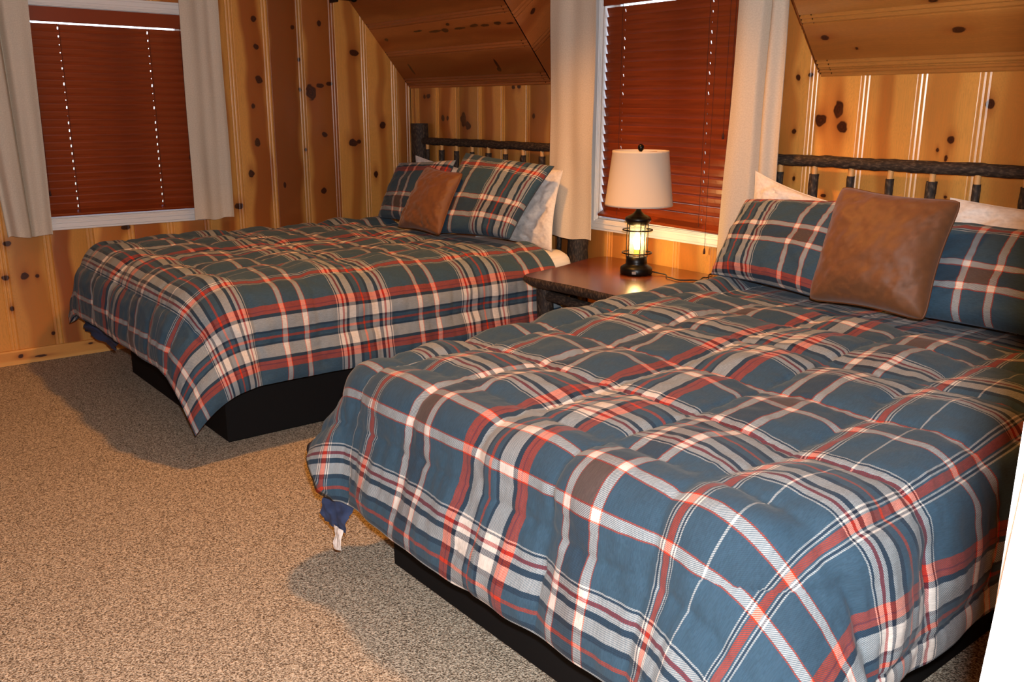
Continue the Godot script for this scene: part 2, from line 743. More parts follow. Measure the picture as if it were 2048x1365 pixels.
# ------------------------------------------------------------------ the room
# section of one board across its width: [place from its start, depth]; three beads run along its first edge
func board_section(w: float, deep := 1.0) -> PackedVector2Array:
	var p := PackedVector2Array()
	p.append(Vector2(0.0, -0.004))
	p.append(Vector2(0.004, -0.0004))
	p.append(Vector2(0.005, 0.0))
	for b in 2:
		var o := 0.0185 + b * 0.0185
		p.append(Vector2(o - 0.006, 0.0))
		p.append(Vector2(o - 0.005, -0.0004))
		p.append(Vector2(o - 0.001, -0.004))
		p.append(Vector2(o + 0.001, -0.004))
		p.append(Vector2(o + 0.005, -0.0004))
		p.append(Vector2(o + 0.006, 0.0))
	p.append(Vector2(w - 0.004, 0.0))
	p.append(Vector2(w - 0.003, 0.0))
	p.append(Vector2(w, -0.004))
	for k in p.size():
		p[k].y *= deep
	return p


# the mesh of one board standing on a plane: O + u * U + v * V + depth * N; runs: list of [u from, u to, low, high]; high may be a Callable of u
func board_mesh(u0: float, w: float, runs: Array, U: Vector3, V: Vector3, N: Vector3, O: Vector3, size: Vector2, deep := 1.0) -> ArrayMesh:
	var sec := board_section(w, deep)
	var st := new_st()
	st.set_smooth_group(0)
	for run in runs:
		var pts := PackedVector2Array()
		var a: float = run[0]
		var b: float = run[1]
		for k in sec.size():
			var u := u0 + sec[k].x
			if k > 0:
				var pu := u0 + sec[k - 1].x
				for cut in [a, b]:
					if cut > pu + 1e-5 and cut < u - 1e-5:
						pts.append(Vector2(cut, lerpf(sec[k - 1].y, sec[k].y, (cut - pu) / (u - pu))))
			if u >= a - 1e-6 and u <= b + 1e-6:
				pts.append(Vector2(u, sec[k].y))
		for k in pts.size() - 1:
			var p := pts[k]
			var q := pts[k + 1]
			var lp: float = run[2]
			var hp: float = run[3].call(p.x) if run[3] is Callable else run[3]
			var hq: float = run[3].call(q.x) if run[3] is Callable else run[3]
			if hp - lp < 0.001 and hq - lp < 0.001:
				continue
			var c := [[p.x, lp, p.y], [q.x, lp, q.y], [q.x, hq, q.y], [p.x, hp, p.y]]
			var order := [0, 2, 1, 0, 3, 2] if U.cross(V).dot(N) > 0.0 else [0, 1, 2, 0, 2, 3]
			for i in order:
				var e: Array = c[i]
				st.set_uv(Vector2(e[0] / size.x, e[1] / size.y))
				st.add_vertex(O + U * e[0] + V * e[1] + N * e[2])
	st.generate_normals()
	return st.commit()


func room_shell() -> void:
	var sap := Color(0.80, 0.565, 0.275)
	var heart := Color(0.625, 0.35, 0.14)
	var KA := [[1.091,1.879,0.016,0.017],[1.087,1.720,0.016,0.017],[1.081,1.530,0.022,0.023],[1.128,1.374,0.013,0.015],[1.117,1.157,0.019,0.024],[1.169,0.971,0.019,0.024],[1.264,0.778,0.029,0.018],[0.741,1.462,0.035,0.045],[0.676,1.502,0.025,0.015],[0.605,1.516,0.025,0.012],[0.657,1.199,0.021,0.016],[0.843,1.845,0.013,0.012],[0.662,1.876,0.014,0.018],[0.811,1.655,0.010,0.012],[0.815,1.476,0.010,0.012],[0.953,0.894,0.010,0.019],[0.684,0.842,0.018,0.019],[0.423,1.712,0.033,0.019],[0.453,1.144,0.034,0.023],[0.411,1.150,0.015,0.013],[0.228,1.255,0.023,0.023],[0.290,0.933,0.016,0.023],[2.568,0.308,0.012,0.014],[2.383,0.143,0.010,0.011],[2.426,0.470,0.010,0.011],[2.578,0.476,0.019,0.013],[2.487,0.477,0.019,0.019],[1.940,0.700,0.025,0.014],[2.551,0.659,0.021,0.013],[0.796,1.107,0.010,0.009]]
	var KB := [[0.221,1.444,0.026,0.016],[0.173,1.441,0.014,0.013],[0.387,1.304,0.019,0.019],[0.438,1.304,0.013,0.013],[0.616,1.297,0.03,0.045],[0.664,1.260,0.028,0.025],[1.121,1.487,0.015,0.011],[1.172,1.489,0.015,0.011],[1.306,1.324,0.012,0.014],[1.195,1.073,0.012,0.017],[3.251,1.367,0.020,0.034],[3.172,1.322,0.030,0.024],[3.274,1.297,0.023,0.024],[3.727,1.257,0.015,0.013],[3.853,1.384,0.016,0.017],[3.047,1.496,0.010,0.012],[3.108,1.506,0.012,0.008],[3.048,1.273,0.010,0.010],[2.963,1.485,0.015,0.010],[3.065,1.074,0.007,0.009],[3.681,1.217,0.005,0.007],[3.717,1.187,0.006,0.011],[3.216,1.012,0.014,0.008],[3.733,1.045,0.006,0.006]]
	# ---- left (gable) wall at x = 0, boards run up; u is z
	var wl := structure("wall_left")
	var zmax := 4.0
	var jA := PackedFloat32Array()
	var z := 0.0
	jA.append(0.0)
	z = 0.113
	while z < zmax:
		jA.append(z)
		z += 0.2225
	jA.append(zmax)
	var tA := wood_texture(1400, 1300, zmax, CEIL, jA, KA, 3, sap, Color(0.57, 0.295, 0.11), [0, [0.55, 0.12, 0.5, 1.05], [0.45, 0.16, 0.55, 1.0], [0.45, 0.5, 0.75, 0.95], [0.6, 0.42, 0.9, 0.88], [0.45, 0.26, 0.85, 1.0], [0.5, 0.2, 0.85, 1.0]])
	var mA := wood_material(tA, 0.42, 0.2)
	var WA := [1.50, 2.36, 0.775, 1.875]     # opening: z from, z to, y from, y to
	var topA := func(u: float) -> float: return minf(EAVE + SLOPE * u, CEIL)
	for b in jA.size() - 1:
		var u0 := jA[b]
		var u1 := jA[b + 1]
		part("board", board_mesh(u0, u1 - u0, wall_runs(u0, u1, WA, topA), Vector3(0, 0, 1), Vector3.UP, Vector3(1, 0, 0), Vector3(0.001, 0, 0), Vector2(zmax, CEIL)), mA, wl)
	var st := new_st()
	for q in [[-0.12, 4.12, -0.1, WA[2]], [-0.12, 4.12, WA[3], CEIL + 0.12], [-0.12, WA[0], WA[2], WA[3]], [WA[1], 4.12, WA[2], WA[3]]]:
		add_box(st, Vector3(-0.066, (q[2] + q[3]) / 2, (q[0] + q[1]) / 2), Vector3(0.118, q[3] - q[2], q[1] - q[0]), 0.0005)
	part("backing", done(st), M.dark_wood, wl)
	# ---- headboard wall at z = 0; u is x
	var wb := structure("wall_back")
	var xmax := 5.2
	var jB := PackedFloat32Array()
	jB.append(0.0)
	var x := 0.065
	while x < xmax - 0.05:
		jB.append(x)
		x += 0.234
	jB.append(xmax)
	var hB := []
	hB.resize(24)
	hB[1] = [0.5, 0.3, 0.6, 0.95]
	hB[13] = [0.5, 0.22, 0.6, 1.08]
	hB[14] = [0.5, 0.2, 0.45, 1.12]
	hB[15] = [0.55, 0.12, 0.6, 1.05]
	hB[16] = [0.5, 0.25, 0.35, 1.05]
	hB[17] = [0.6, 0.2, 0.3, 1.0]
	var tB := wood_texture(2000, 1100, xmax, CEIL, jB, KB, 12, sap, heart, hB)
	var mB := wood_material(tB)
	var WB := [1.865, 2.765, 0.79, 1.955]
	var topB := func(u: float) -> float: return CEIL if u > 1.47 and u < 3.16 else EAVE + 0.01
	for b in jB.size() - 1:
		var u0 := jB[b]
		var u1 := jB[b + 1]
		var runs: Array = []
		for r in wall_runs(u0, u1, WB, topB):
			# boards under the slope end there; in the dormer they go on up
			var cuts := [r[0]]
			for c in [1.47, 3.16]:
				if c > r[0] and c < r[1]:
					cuts.append(c)
			cuts.append(r[1])
			for k in cuts.size() - 1:
				var mid: float = (cuts[k] + cuts[k + 1]) / 2
				var hi = r[3]
				if hi is Callable:
					hi = CEIL if mid > 1.47 and mid < 3.16 else EAVE + 0.01
				runs.append([cuts[k], cuts[k + 1], r[2], hi])
		part("board", board_mesh(u0, u1 - u0, runs, Vector3(1, 0, 0), Vector3.UP, Vector3(0, 0, 1), Vector3(0, 0, 0.001), Vector2(xmax, CEIL)), mB, wb)
	st = new_st()
	for q in [[0.0, xmax, -0.1, WB[2]], [0.0, xmax, WB[3], CEIL + 0.12], [0.0, WB[0], WB[2], WB[3]], [WB[1], xmax, WB[2], WB[3]]]:
		add_box(st, Vector3((q[0] + q[1]) / 2, (q[2] + q[3]) / 2, -0.066), Vector3(q[1] - q[0], q[3] - q[2], 0.118), 0.0005)
	part("backing", done(st), M.dark_wood, wb)
	# ---- the sloped ceiling either side of the dormer: boards run along x, v is x, u is the way up the slope
	var up := Vector3(0, SLOPE, 1).normalized()
	var nrm := Vector3(0, -1, SLOPE).normalized()
	var umax := (CEIL - EAVE) / up.y
	var jS := PackedFloat32Array()
	jS.append(0.0)
	var u := 0.044
	while u < umax - 0.03:
		jS.append(u)
		u += 0.2155
	jS.append(umax)
	var KSR := [[0.192,3.236,0.012,0.017],[0.188,3.763,0.013,0.022],[0.312,3.701,0.008,0.017],[0.132,3.355,0.005,0.005]]
	var KSL := [[0.447,0.864,0.009,0.019],[0.389,0.12,0.011,0.02],[0.157,0.177,0.04,0.012],[0.149,1.091,0.04,0.012],[0.121,1.082,0.014,0.02],[0.425,0.523,0.006,0.05],[0.411,0.700,0.008,0.06],[0.411,0.804,0.014,0.03],[0.412,0.957,0.007,0.05],[0.418,1.097,0.010,0.04],[0.413,1.195,0.007,0.04],[0.417,1.311,0.010,0.03],[0.408,1.413,0.007,0.03]]
	var ce := structure("ceiling")
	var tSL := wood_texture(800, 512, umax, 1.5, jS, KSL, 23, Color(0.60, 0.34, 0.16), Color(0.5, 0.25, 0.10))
	var tSR := wood_texture(900, 1000, umax, 5.2, jS, KSR, 29, Color(0.74, 0.49, 0.23), Color(0.64, 0.38, 0.16))
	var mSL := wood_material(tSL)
	var mSR := wood_material(tSR, 0.3)
	for side in 2:
		var xa := 0.0 if side == 0 else 3.16
		var xb := 1.47 if side == 0 else xmax
		for b in jS.size() - 1:
			var run := [[jS[b], jS[b + 1], xa, xb]]
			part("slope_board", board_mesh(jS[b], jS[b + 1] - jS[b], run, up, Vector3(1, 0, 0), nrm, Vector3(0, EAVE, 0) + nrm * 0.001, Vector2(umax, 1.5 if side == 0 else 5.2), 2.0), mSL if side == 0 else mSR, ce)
		var bas := Basis(Vector3(1, 0, 0), -nrm, up)
		st = new_st()
		add_box(st, Vector3((xa + xb) / 2, EAVE, 0) + up * (umax / 2) - nrm * 0.028, Vector3(xb - xa, 0.04, umax + 0.06), 0.0005, bas)
		part("slope_backing", done(st), M.dark_wood, ce)
	# the cheeks of the dormer: boards square to the slope
	for side in 2:
		var cx := 1.47 if side == 0 else 3.16
		var cn := Vector3(1, 0, 0) if side == 0 else Vector3(-1, 0, 0)
		var along := up
		var square := Vector3(0, up.z, -up.y)
		var n := 0
		var w := 0.2155
		while n * w < umax - 0.001:
			var a := n * w
			var e := minf(a + w, umax)
			# square to the slope until the headboard wall or the flat ceiling
			var hi := func(q: float) -> float: return minf(q * up.z / up.y, (CEIL - EAVE - q * up.y) / square.y)
			if e - a > 0.06:
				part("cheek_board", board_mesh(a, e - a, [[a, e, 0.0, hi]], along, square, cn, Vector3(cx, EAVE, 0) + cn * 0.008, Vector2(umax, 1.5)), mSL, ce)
			n += 1
		st = new_st()
		var tri := [Vector3(cx, EAVE, 0), Vector3(cx, CEIL, (CEIL - EAVE) / SLOPE), Vector3(cx, CEIL, 0)]
		var back: Array = []
		for p in tri:
			back.append(p - cn * 0.05)
		for t in [tri, [tri[0], tri[2], tri[1]], back, [back[0], back[2], back[1]]]:
			for p in t:
				st.add_vertex(p)
		part("cheek_backing", done(st), M.dark_wood, ce)
	# flat ceiling of the room and the dormer
	st = new_st()
	add_box(st, Vector3(2.6, CEIL + 0.06, 2.62), Vector3(5.44, 0.12, 2.88), 0.001)
	add_box(st, Vector3(2.315, CEIL + 0.06, 0.65), Vector3(1.79, 0.12, 1.55), 0.001)
	part("flat_panel", done(st), plain(Color(0.7, 0.52, 0.32), 0.6), ce)
	# a trim strip up the corner where the dormer wall begins, and its mate
	var tr := structure("trim_1")
	part("corner_strip", box(Vector3(1.482, 1.5, 0.012), Vector3(0.024, 3.0, 0.02), 0.005), plain(Color(0.72, 0.44, 0.17), 0.35), tr)
	# ---- floor
	var fl := structure("floor")
	part("carpet", box(Vector3(3.0, -0.03, 2.0), Vector3(6.8, 0.06, 6.2), 0.001), M.carpet, fl)
	# ---- baseboards
	var bt := wood_texture(256, 1024, 0.09, 4.0, PackedFloat32Array([0.0, 0.09]), [[0.045, 2.56, 0.012, 0.012], [0.06, 2.2, 0.006, 0.012], [0.03, 2.46, 0.004, 0.03]], 37, Color(0.83, 0.62, 0.34), Color(0.76, 0.5, 0.22))
	var bm := wood_material(bt, 0.4)
	var bl := structure("baseboard_left")
	st = new_st()
	var sec := [Vector2(0.0, 0.0), Vector2(0.016, 0.0), Vector2(0.016, 0.07), Vector2(0.012, 0.078), Vector2(0.0, 0.08)]
	for k in sec.size() - 1:
		st.set_smooth_group(-1)
		var p: Vector2 = sec[k]
		var q: Vector2 = sec[k + 1]
		var c := [Vector3(p.x, p.y, 0.02), Vector3(q.x, q.y, 0.02), Vector3(q.x, q.y, 3.98), Vector3(p.x, p.y, 3.98)]
		for i in [0, 1, 2, 0, 2, 3]:
			st.set_uv(Vector2(c[i].y / 0.09, c[i].z / 4.0))
			st.add_vertex(c[i] + Vector3(0.002, 0, 0))
	part("skirting", done(st), bm, bl)
	var bb := structure("baseboard_back")
	part("skirting", box(Vector3(2.6, 0.04, 0.011), Vector3(5.16, 0.08, 0.018), 0.004), plain(Color(0.75, 0.52, 0.27), 0.45), bb)
	# ---- the walls behind and beside the photographer: pine too; a doorway at the right
	var pine := plain(Color(0.62, 0.4, 0.19), 0.5)
	var wr := structure("wall_right")
	st = new_st()
	add_box(st, Vector3(5.272, 1.5, 1.426), Vector3(0.116, 3.3, 3.0), 0.0005)
	add_box(st, Vector3(5.272, 2.63, 3.46), Vector3(0.116, 1.05, 1.08), 0.0005)
	part("panel", done(st), pine, wr)
	var wf := structure("wall_front")
	part("panel", box(Vector3(2.6, 1.5, 4.06), Vector3(5.44, 3.3, 0.12), 0.0005), pine, wf)
	var hall := structure("wall_hall")
	st = new_st()
	add_box(st, Vector3(6.46, 1.2, 3.0), Vector3(0.12, 2.6, 3.2), 0.001)
	add_box(st, Vector3(5.9, 1.2, 1.46), Vector3(1.2, 2.6, 0.12), 0.001)
	add_box(st, Vector3(5.9, 1.2, 4.56), Vector3(1.2, 2.6, 0.12), 0.001)
	add_box(st, Vector3(5.34, 1.2, 4.3), Vector3(0.12, 2.6, 0.6), 0.001)
	add_box(st, Vector3(5.9, 2.51, 3.0), Vector3(1.24, 0.12, 3.2), 0.001)
	part("panel", done(st), pine, hall)
	# the white-painted jamb of the doorway, close to the lens, a little out of plumb
	var dr := structure("door_1")
	var o := part("jamb", box(Vector3(0, 0.03, 0), Vector3(0.125, 2.1, 0.043), 0.003), M.white_paint, dr)
	o.set_meta("label", "white painted jamb")
	o.position = Vector3(5.2643, 1.02, 2.9485)
	o.rotation.z = -0.05
	part("casing", box(Vector3(5.1965, 1.05, 2.895), Vector3(0.01, 2.1, 0.07), 0.003), M.white_paint, dr)


func wall_runs(u0: float, u1: float, O: Array, top: Callable) -> Array:
	if u1 <= O[0] or u0 >= O[1]:
		return [[u0, u1, 0.0, top]]
	var out: Array = []
	if u0 < O[0]:
		out.append([u0, O[0], 0.0, top])
	var a := maxf(u0, O[0])
	var b := minf(u1, O[1])
	out.append([a, b, 0.0, O[2]])
	out.append([a, b, O[3], top])
	if u1 > O[1]:
		out.append([O[1], u1, 0.0, top])
	return out


# ------------------------------------------------------------------ windows
# Everything of a window is built facing +z about its lower left corner, then turned: width w, height h of the opening
func window_unit(called: String, w: float, h: float, xf: Transform3D) -> Node3D:
	var o := structure(called)
	o.transform = xf
	# casing with three shallow steps
	var steps := [[0.0, 0.062, 0.012], [0.006, 0.05, 0.017], [0.012, 0.026, 0.021]]
	for side in 4:
		var st := new_st()
		for s in steps:
			var a: float = s[0]
			var b: float = s[1]
			var d: float = s[2]
			match side:
				0:
					add_box(st, Vector3(w / 2, -(a + b) / 2, d / 2), Vector3(w + 2 * b, b - a, d), 0.002)
				1:
					add_box(st, Vector3(w / 2, h + (a + b) / 2, d / 2), Vector3(w + 2 * b, b - a, d), 0.002)
				2:
					add_box(st, Vector3(-(a + b) / 2, h / 2, d / 2), Vector3(b - a, h + 2 * a, d), 0.002)
				3:
					add_box(st, Vector3(w + (a + b) / 2, h / 2, d / 2), Vector3(b - a, h + 2 * a, d), 0.002)
		part("casing", done(st), M.white_paint, o)
	# reveal lining the hole
	var st2 := new_st()
	for q in [[w / 2, 0.004, w, 0.008], [w / 2, h - 0.004, w, 0.008]]:
		add_box(st2, Vector3(q[0], q[1], -0.058), Vector3(q[2], q[3], 0.118), 0.001)
	for q in [0.004, w - 0.004]:
		add_box(st2, Vector3(q, h / 2, -0.058), Vector3(0.008, h, 0.118), 0.001)
	part("reveal", done(st2), M.white_paint, o)
	# sash
	var st3 := new_st()
	for y in [0.02, h / 2, h - 0.02]:
		add_box(st3, Vector3(w / 2, y, -0.09), Vector3(w, 0.04, 0.03), 0.003)
	for x in [0.02, w - 0.02]:
		add_box(st3, Vector3(x, h / 2, -0.09), Vector3(0.04, h, 0.03), 0.003)
	part("sash", done(st3), M.white_paint, o)
	for k in 2:
		part("pane", box(Vector3(w / 2, h * (0.25 + 0.5 * k), -0.09), Vector3(w - 0.08, h / 2 - 0.04, 0.004), 0.0005), M.glass, o)
	return o


# one slat, with a slot punched for each cord
func slat_mesh(w: float, d: float, holes: Array, hx: float, hy: float) -> ArrayMesh:
	var st := new_st()
	var th := 0.0036
	var segs: Array = []
	var x := -w / 2
	for h in holes:
		segs.append([x, h - hx, -d / 2, d / 2])
		segs.append([h - hx, h + hx, -d / 2, -hy * 0.4])
		segs.append([h - hx, h + hx, hy * 1.2, d / 2])
		x = h + hx
	segs.append([x, w / 2, -d / 2, d / 2])
	st.set_smooth_group(-1)
	# cross-section of a slat: a shallow crown in front and a chamfer along each long edge
	for s in segs:
		var lo: float = s[2]
		var hi: float = s[3]
		var prof := [Vector2(lo, -th / 2), Vector2(lo, 0.0), Vector2(lo + 0.002, th / 2), Vector2((lo + hi) / 2, th / 2 + 0.0012), Vector2(hi - 0.0045, th / 2), Vector2(hi, -0.0005), Vector2(hi, -th / 2)]
		var n := prof.size()
		for k in n:
			var p: Vector2 = prof[k]
			var q: Vector2 = prof[(k + 1) % n]
			var c := [Vector3(s[0], p.x, p.y), Vector3(s[0], q.x, q.y), Vector3(s[1], q.x, q.y), Vector3(s[1], p.x, p.y)]
			for i in [0, 1, 2, 0, 2, 3]:
				st.set_uv(Vector2(c[i].x / 1.2 + 0.5, c[i].y * 4.0))
				st.add_vertex(c[i])
		for e in 2:
			for k in range(1, n - 1):
				var tri := [prof[0], prof[k], prof[k + 1]]
				if e == 0:
					tri.reverse()
				for v in tri:
					st.set_uv(Vector2(0.1, v.x))
					st.add_vertex(Vector3(s[e], v.x, v.y))
	return done(st)


func blind(label: String, w: float, y_top: float, y_bot: float, pitch: float, holes: Array, xf: Transform3D, tilt: float, valance_h: float, tassel: Array, sag := 0.0) -> void:
	var o := thing("window_blind", label, "blind", "wooden blinds")
	o.transform = xf
	part("valance", box(Vector3(0, y_top - valance_h / 2, 0.016), Vector3(w + 0.012, valance_h, 0.012), 0.003), M.slat, o)
	part("headrail", box(Vector3(0, y_top - 0.02, -0.015), Vector3(w, 0.036, 0.04), 0.002), M.slat, o)
	var sl := [slat_mesh(w, 0.0505, holes, 0.002, 0.003), slat_mesh(w, 0.0505, holes, 0.0026, 0.006), slat_mesh(w, 0.0505, holes, 0.003, 0.009)]
	var n := int((y_top - valance_h - y_bot - 0.03) / pitch)
	var r := RandomNumberGenerator.new()
	r.seed = int(w * 1000)
	var low := 0.0
	for k in n:
		var s := part("slat", sl[r.randi_range(0, 2) if k > 0 else 2], M.slat, o)
		var y := y_top - valance_h - 0.0315 - k * pitch
		s.position = Vector3(0, y, -0.012)
		# the slat leans its upper edge into the room
		s.rotation = Vector3(tilt + r.randf_range(-0.03, 0.03), 0, sag * float(k) / n)
		low = y
	var yb := low - pitch * 0.75
	var b := part("bottom_rail", box(Vector3.ZERO, Vector3(w, 0.016, 0.05), 0.004), M.slat, o)
	b.position = Vector3(0, yb, 0.002)
	b.rotation = Vector3(0.45, 0, sag)
	for h in holes:
		for zz in [0.013, -0.034]:
			part("ladder_cord", tube(PackedVector3Array([Vector3(h + 0.002, y_top - 0.03, zz), Vector3(h + 0.002, (y_top + yb) / 2, zz), Vector3(h + 0.002, yb, zz)]), 0.0011, 6), M.tape, o)
	for t in tassel:
		var path := PackedVector3Array([Vector3(t[0], y_top - 0.05, 0.022), Vector3(t[0] + 0.001, (y_top + t[1]) / 2, 0.024), Vector3(t[0], t[1], 0.023)])
		var c := part("pull_cord", tube(path, 0.001, 6), M.tape, o)
		var ts := part("tassel", lathe(PackedVector2Array([Vector2(0.0, 0.0), Vector2(0.0055, 0.002), Vector2(0.006, 0.012), Vector2(0.004, 0.024), Vector2(0.0015, 0.03), Vector2(0.0, 0.031)]), 12), M.tape, c)
		ts.position = Vector3(t[0], t[1] - 0.03, 0.023)


# a hanging curtain panel: bottom and top edges between two x's, folds front to back; built facing +z
func curtain(label: String, xa_top: float, xb_top: float, xa_bot: float, xb_bot: float, y0: float, y1: float, folds: Array, xf: Transform3D, grommets: Array) -> void:
	var o := thing("curtain", label, "curtain", "linen curtains")
	o.transform = xf
	var f := func(u: float, v: float) -> Vector3:
		# v: 0 bottom to 1 top
		var a := lerpf(xa_bot, xa_top, v)
		var b := lerpf(xb_bot, xb_top, v)
		var w := b - a
		var zz := 0.0
		var dx := 0.0
		for k in folds:
			# [place, depth, width, lean]
			var c: float = k[0] + k[3] * (1.0 - v)
			var e: float = (u - c) / k[2]
			zz += k[1] * (exp(-e * e) if k[1] > 0.0 else exp(-e * e * e * e)) * (0.75 + 0.25 * sin(v * 3.0 + c * 9.0))
			dx += k[1] * 0.3 * e * exp(-e * e)
		zz += 0.004 * sin(v * 9.0 + u * 5.0) + 0.010 * sin(u * 5.0 + 1.0)
		return Vector3(a + w * u + dx, y0 + (y1 - y0) * v + 0.006 * sin(u * 9.0) * (1.0 - v), zz)
	var front := grid(64, 60, f, null, false)
	var st := new_st()
	st.append_from(front, 0, Transform3D.IDENTITY)
	var g := func(u: float, v: float) -> Vector3: return f.call(u, v) - Vector3(0, 0, 0.004)
	st.append_from(grid(64, 60, g, null, true), 0, Transform3D.IDENTITY)
	for e in [0.0, 1.0]:
		st.append_from(grid(1, 60, func(u: float, v: float) -> Vector3: return f.call(e, v) - Vector3(0, 0, 0.004 * u), null, e == 1.0), 0, Transform3D.IDENTITY)
		st.append_from(grid(64, 1, func(u: float, v: float) -> Vector3: return f.call(u, e) - Vector3(0, 0, 0.004 * v), null, e == 0.0), 0, Transform3D.IDENTITY)
	part("panel", st.commit(), M.linen, o)
	for gr in grommets:
		var ring := part("grommet", torus(0.024, 0.006), plain(Color(0.10, 0.07, 0.055), 0.4, 0.7), o)
		var p: Vector3 = f.call(gr[0], gr[1])
		ring.position = p + Vector3(0, 0, 0.006)
		ring.rotation = Vector3(PI / 2, 0, 0)


func torus(R: float, r: float, n := 36, m := 12) -> ArrayMesh:
	return grid(n, m, func(u: float, v: float) -> Vector3:
		var a := u * TAU
		var b := v * TAU
		return Vector3(cos(a) * (R + r * cos(b)), r * sin(b), sin(a) * (R + r * cos(b))), null, true)


func curtain_rod(label: String, from: float, to: float, y: float, xf: Transform3D) -> void:
	var o := thing("curtain_rod", label, "curtain rod", "curtain rods")
	o.transform = xf
	part("rod", tube(PackedVector3Array([Vector3(from, y, 0), Vector3((from + to) / 2, y, 0), Vector3(to, y, 0)]), 0.011, 14), M.black_metal, o)
	for s in [from, to]:
		var e := part("finial", lathe(PackedVector2Array([Vector2(0, -0.02), Vector2(0.016, -0.014), Vector2(0.021, 0.0), Vector2(0.016, 0.014), Vector2(0, 0.02)]), 18), M.black_metal, o)
		e.position = Vector3(s, y, 0)
		part("bracket", box(Vector3(s - signf(s) * 0.12, y - 0.01, -0.035), Vector3(0.018, 0.03, 0.09), 0.003), M.black_metal, o)


func window_pine_left() -> void:
	# local x runs towards -z of the room as seen from inside (left to right in the view), local z into the room
	var turn := Basis(Vector3(0, 0, -1), Vector3.UP, Vector3(1, 0, 0))
	window_unit("window_1", 0.86, 1.10, Transform3D(turn, Vector3(0.002, 0.775, 2.36)))
	blind("dark red-brown wooden blind in the window at the foot side of the far bed, closed", 0.835, 1.871, 0.785, 0.0405, [-0.245, 0.215], Transform3D(turn, Vector3(0.0, 0, 1.932)), 0.36, 0.075, [[0.385, 1.10], [-0.385, 0.93]])
	var c := Transform3D(turn, Vector3(0.10, 0, 1.93))
	curtain("cream linen curtain with deep folds on the foot side of the left window", -0.72, -0.395, -0.63, -0.415, 0.70, 2.05, [[0.08, -0.05, 0.12, 0.0], [0.34, 0.02, 0.12, 0.0], [0.56, -0.06, 0.07, 0.0], [0.82, 0.03, 0.13, 0.0]], c, [])
	curtain("cream linen curtain hanging nearly flat between the left window and the far bed's pillows", 0.362, 0.585, 0.353, 0.59, 0.725, 2.05, [[0.22, 0.018, 0.16, 0.0], [0.6, 0.012, 0.12, 0.0], [0.9, 0.02, 0.1, 0.0]], c, [[0.10, 0.955]])
	curtain_rod("black curtain rod above the left window", -0.85, 1.455, 2.026, Transform3D(turn, Vector3(0.115, 0, 1.93)))


func window_headboard() -> void:
	window_unit("window_2", 0.90, 1.165, Transform3D(Basis.IDENTITY, Vector3(1.865, 0.79, 0.002)))
	blind("red-brown wooden blind in the window behind the lantern lamp, closed", 0.872, 1.945, 0.79, 0.0452, [-0.31, 0.245], Transform3D(Basis.IDENTITY, Vector3(2.318, 0, 0.0)), 0.38, 0.07, [[0.37, 1.262], [0.40, 1.25], [0.30, 0.72]], -0.02)
	var c := Transform3D(Basis.IDENTITY, Vector3(0, 0, 0.18))
	curtain("cream linen curtain on the left of the lamp's window, over the far bed's headboard post", 1.66, 1.985, 1.675, 1.985, 0.695, 2.05, [[0.3, 0.02, 0.14, 0.0], [0.72, 0.015, 0.18, 0.0]], c, [])
	curtain("cream linen curtain with blue-grey folds between the lamp's window and the near headboard", 2.875, 3.085, 2.83, 3.09, 0.70, 2.05, [[0.22, 0.02, 0.2, 0.0], [0.58, -0.05, 0.08, 0.0], [0.74, 0.015, 0.06, 0.0], [0.98, -0.03, 0.16, 0.0]], c, [])
	curtain_rod("black curtain rod above the lamp's window", -0.81, 0.80, 2.01, Transform3D(Basis.IDENTITY, Vector3(2.315, 0, 0.15)))


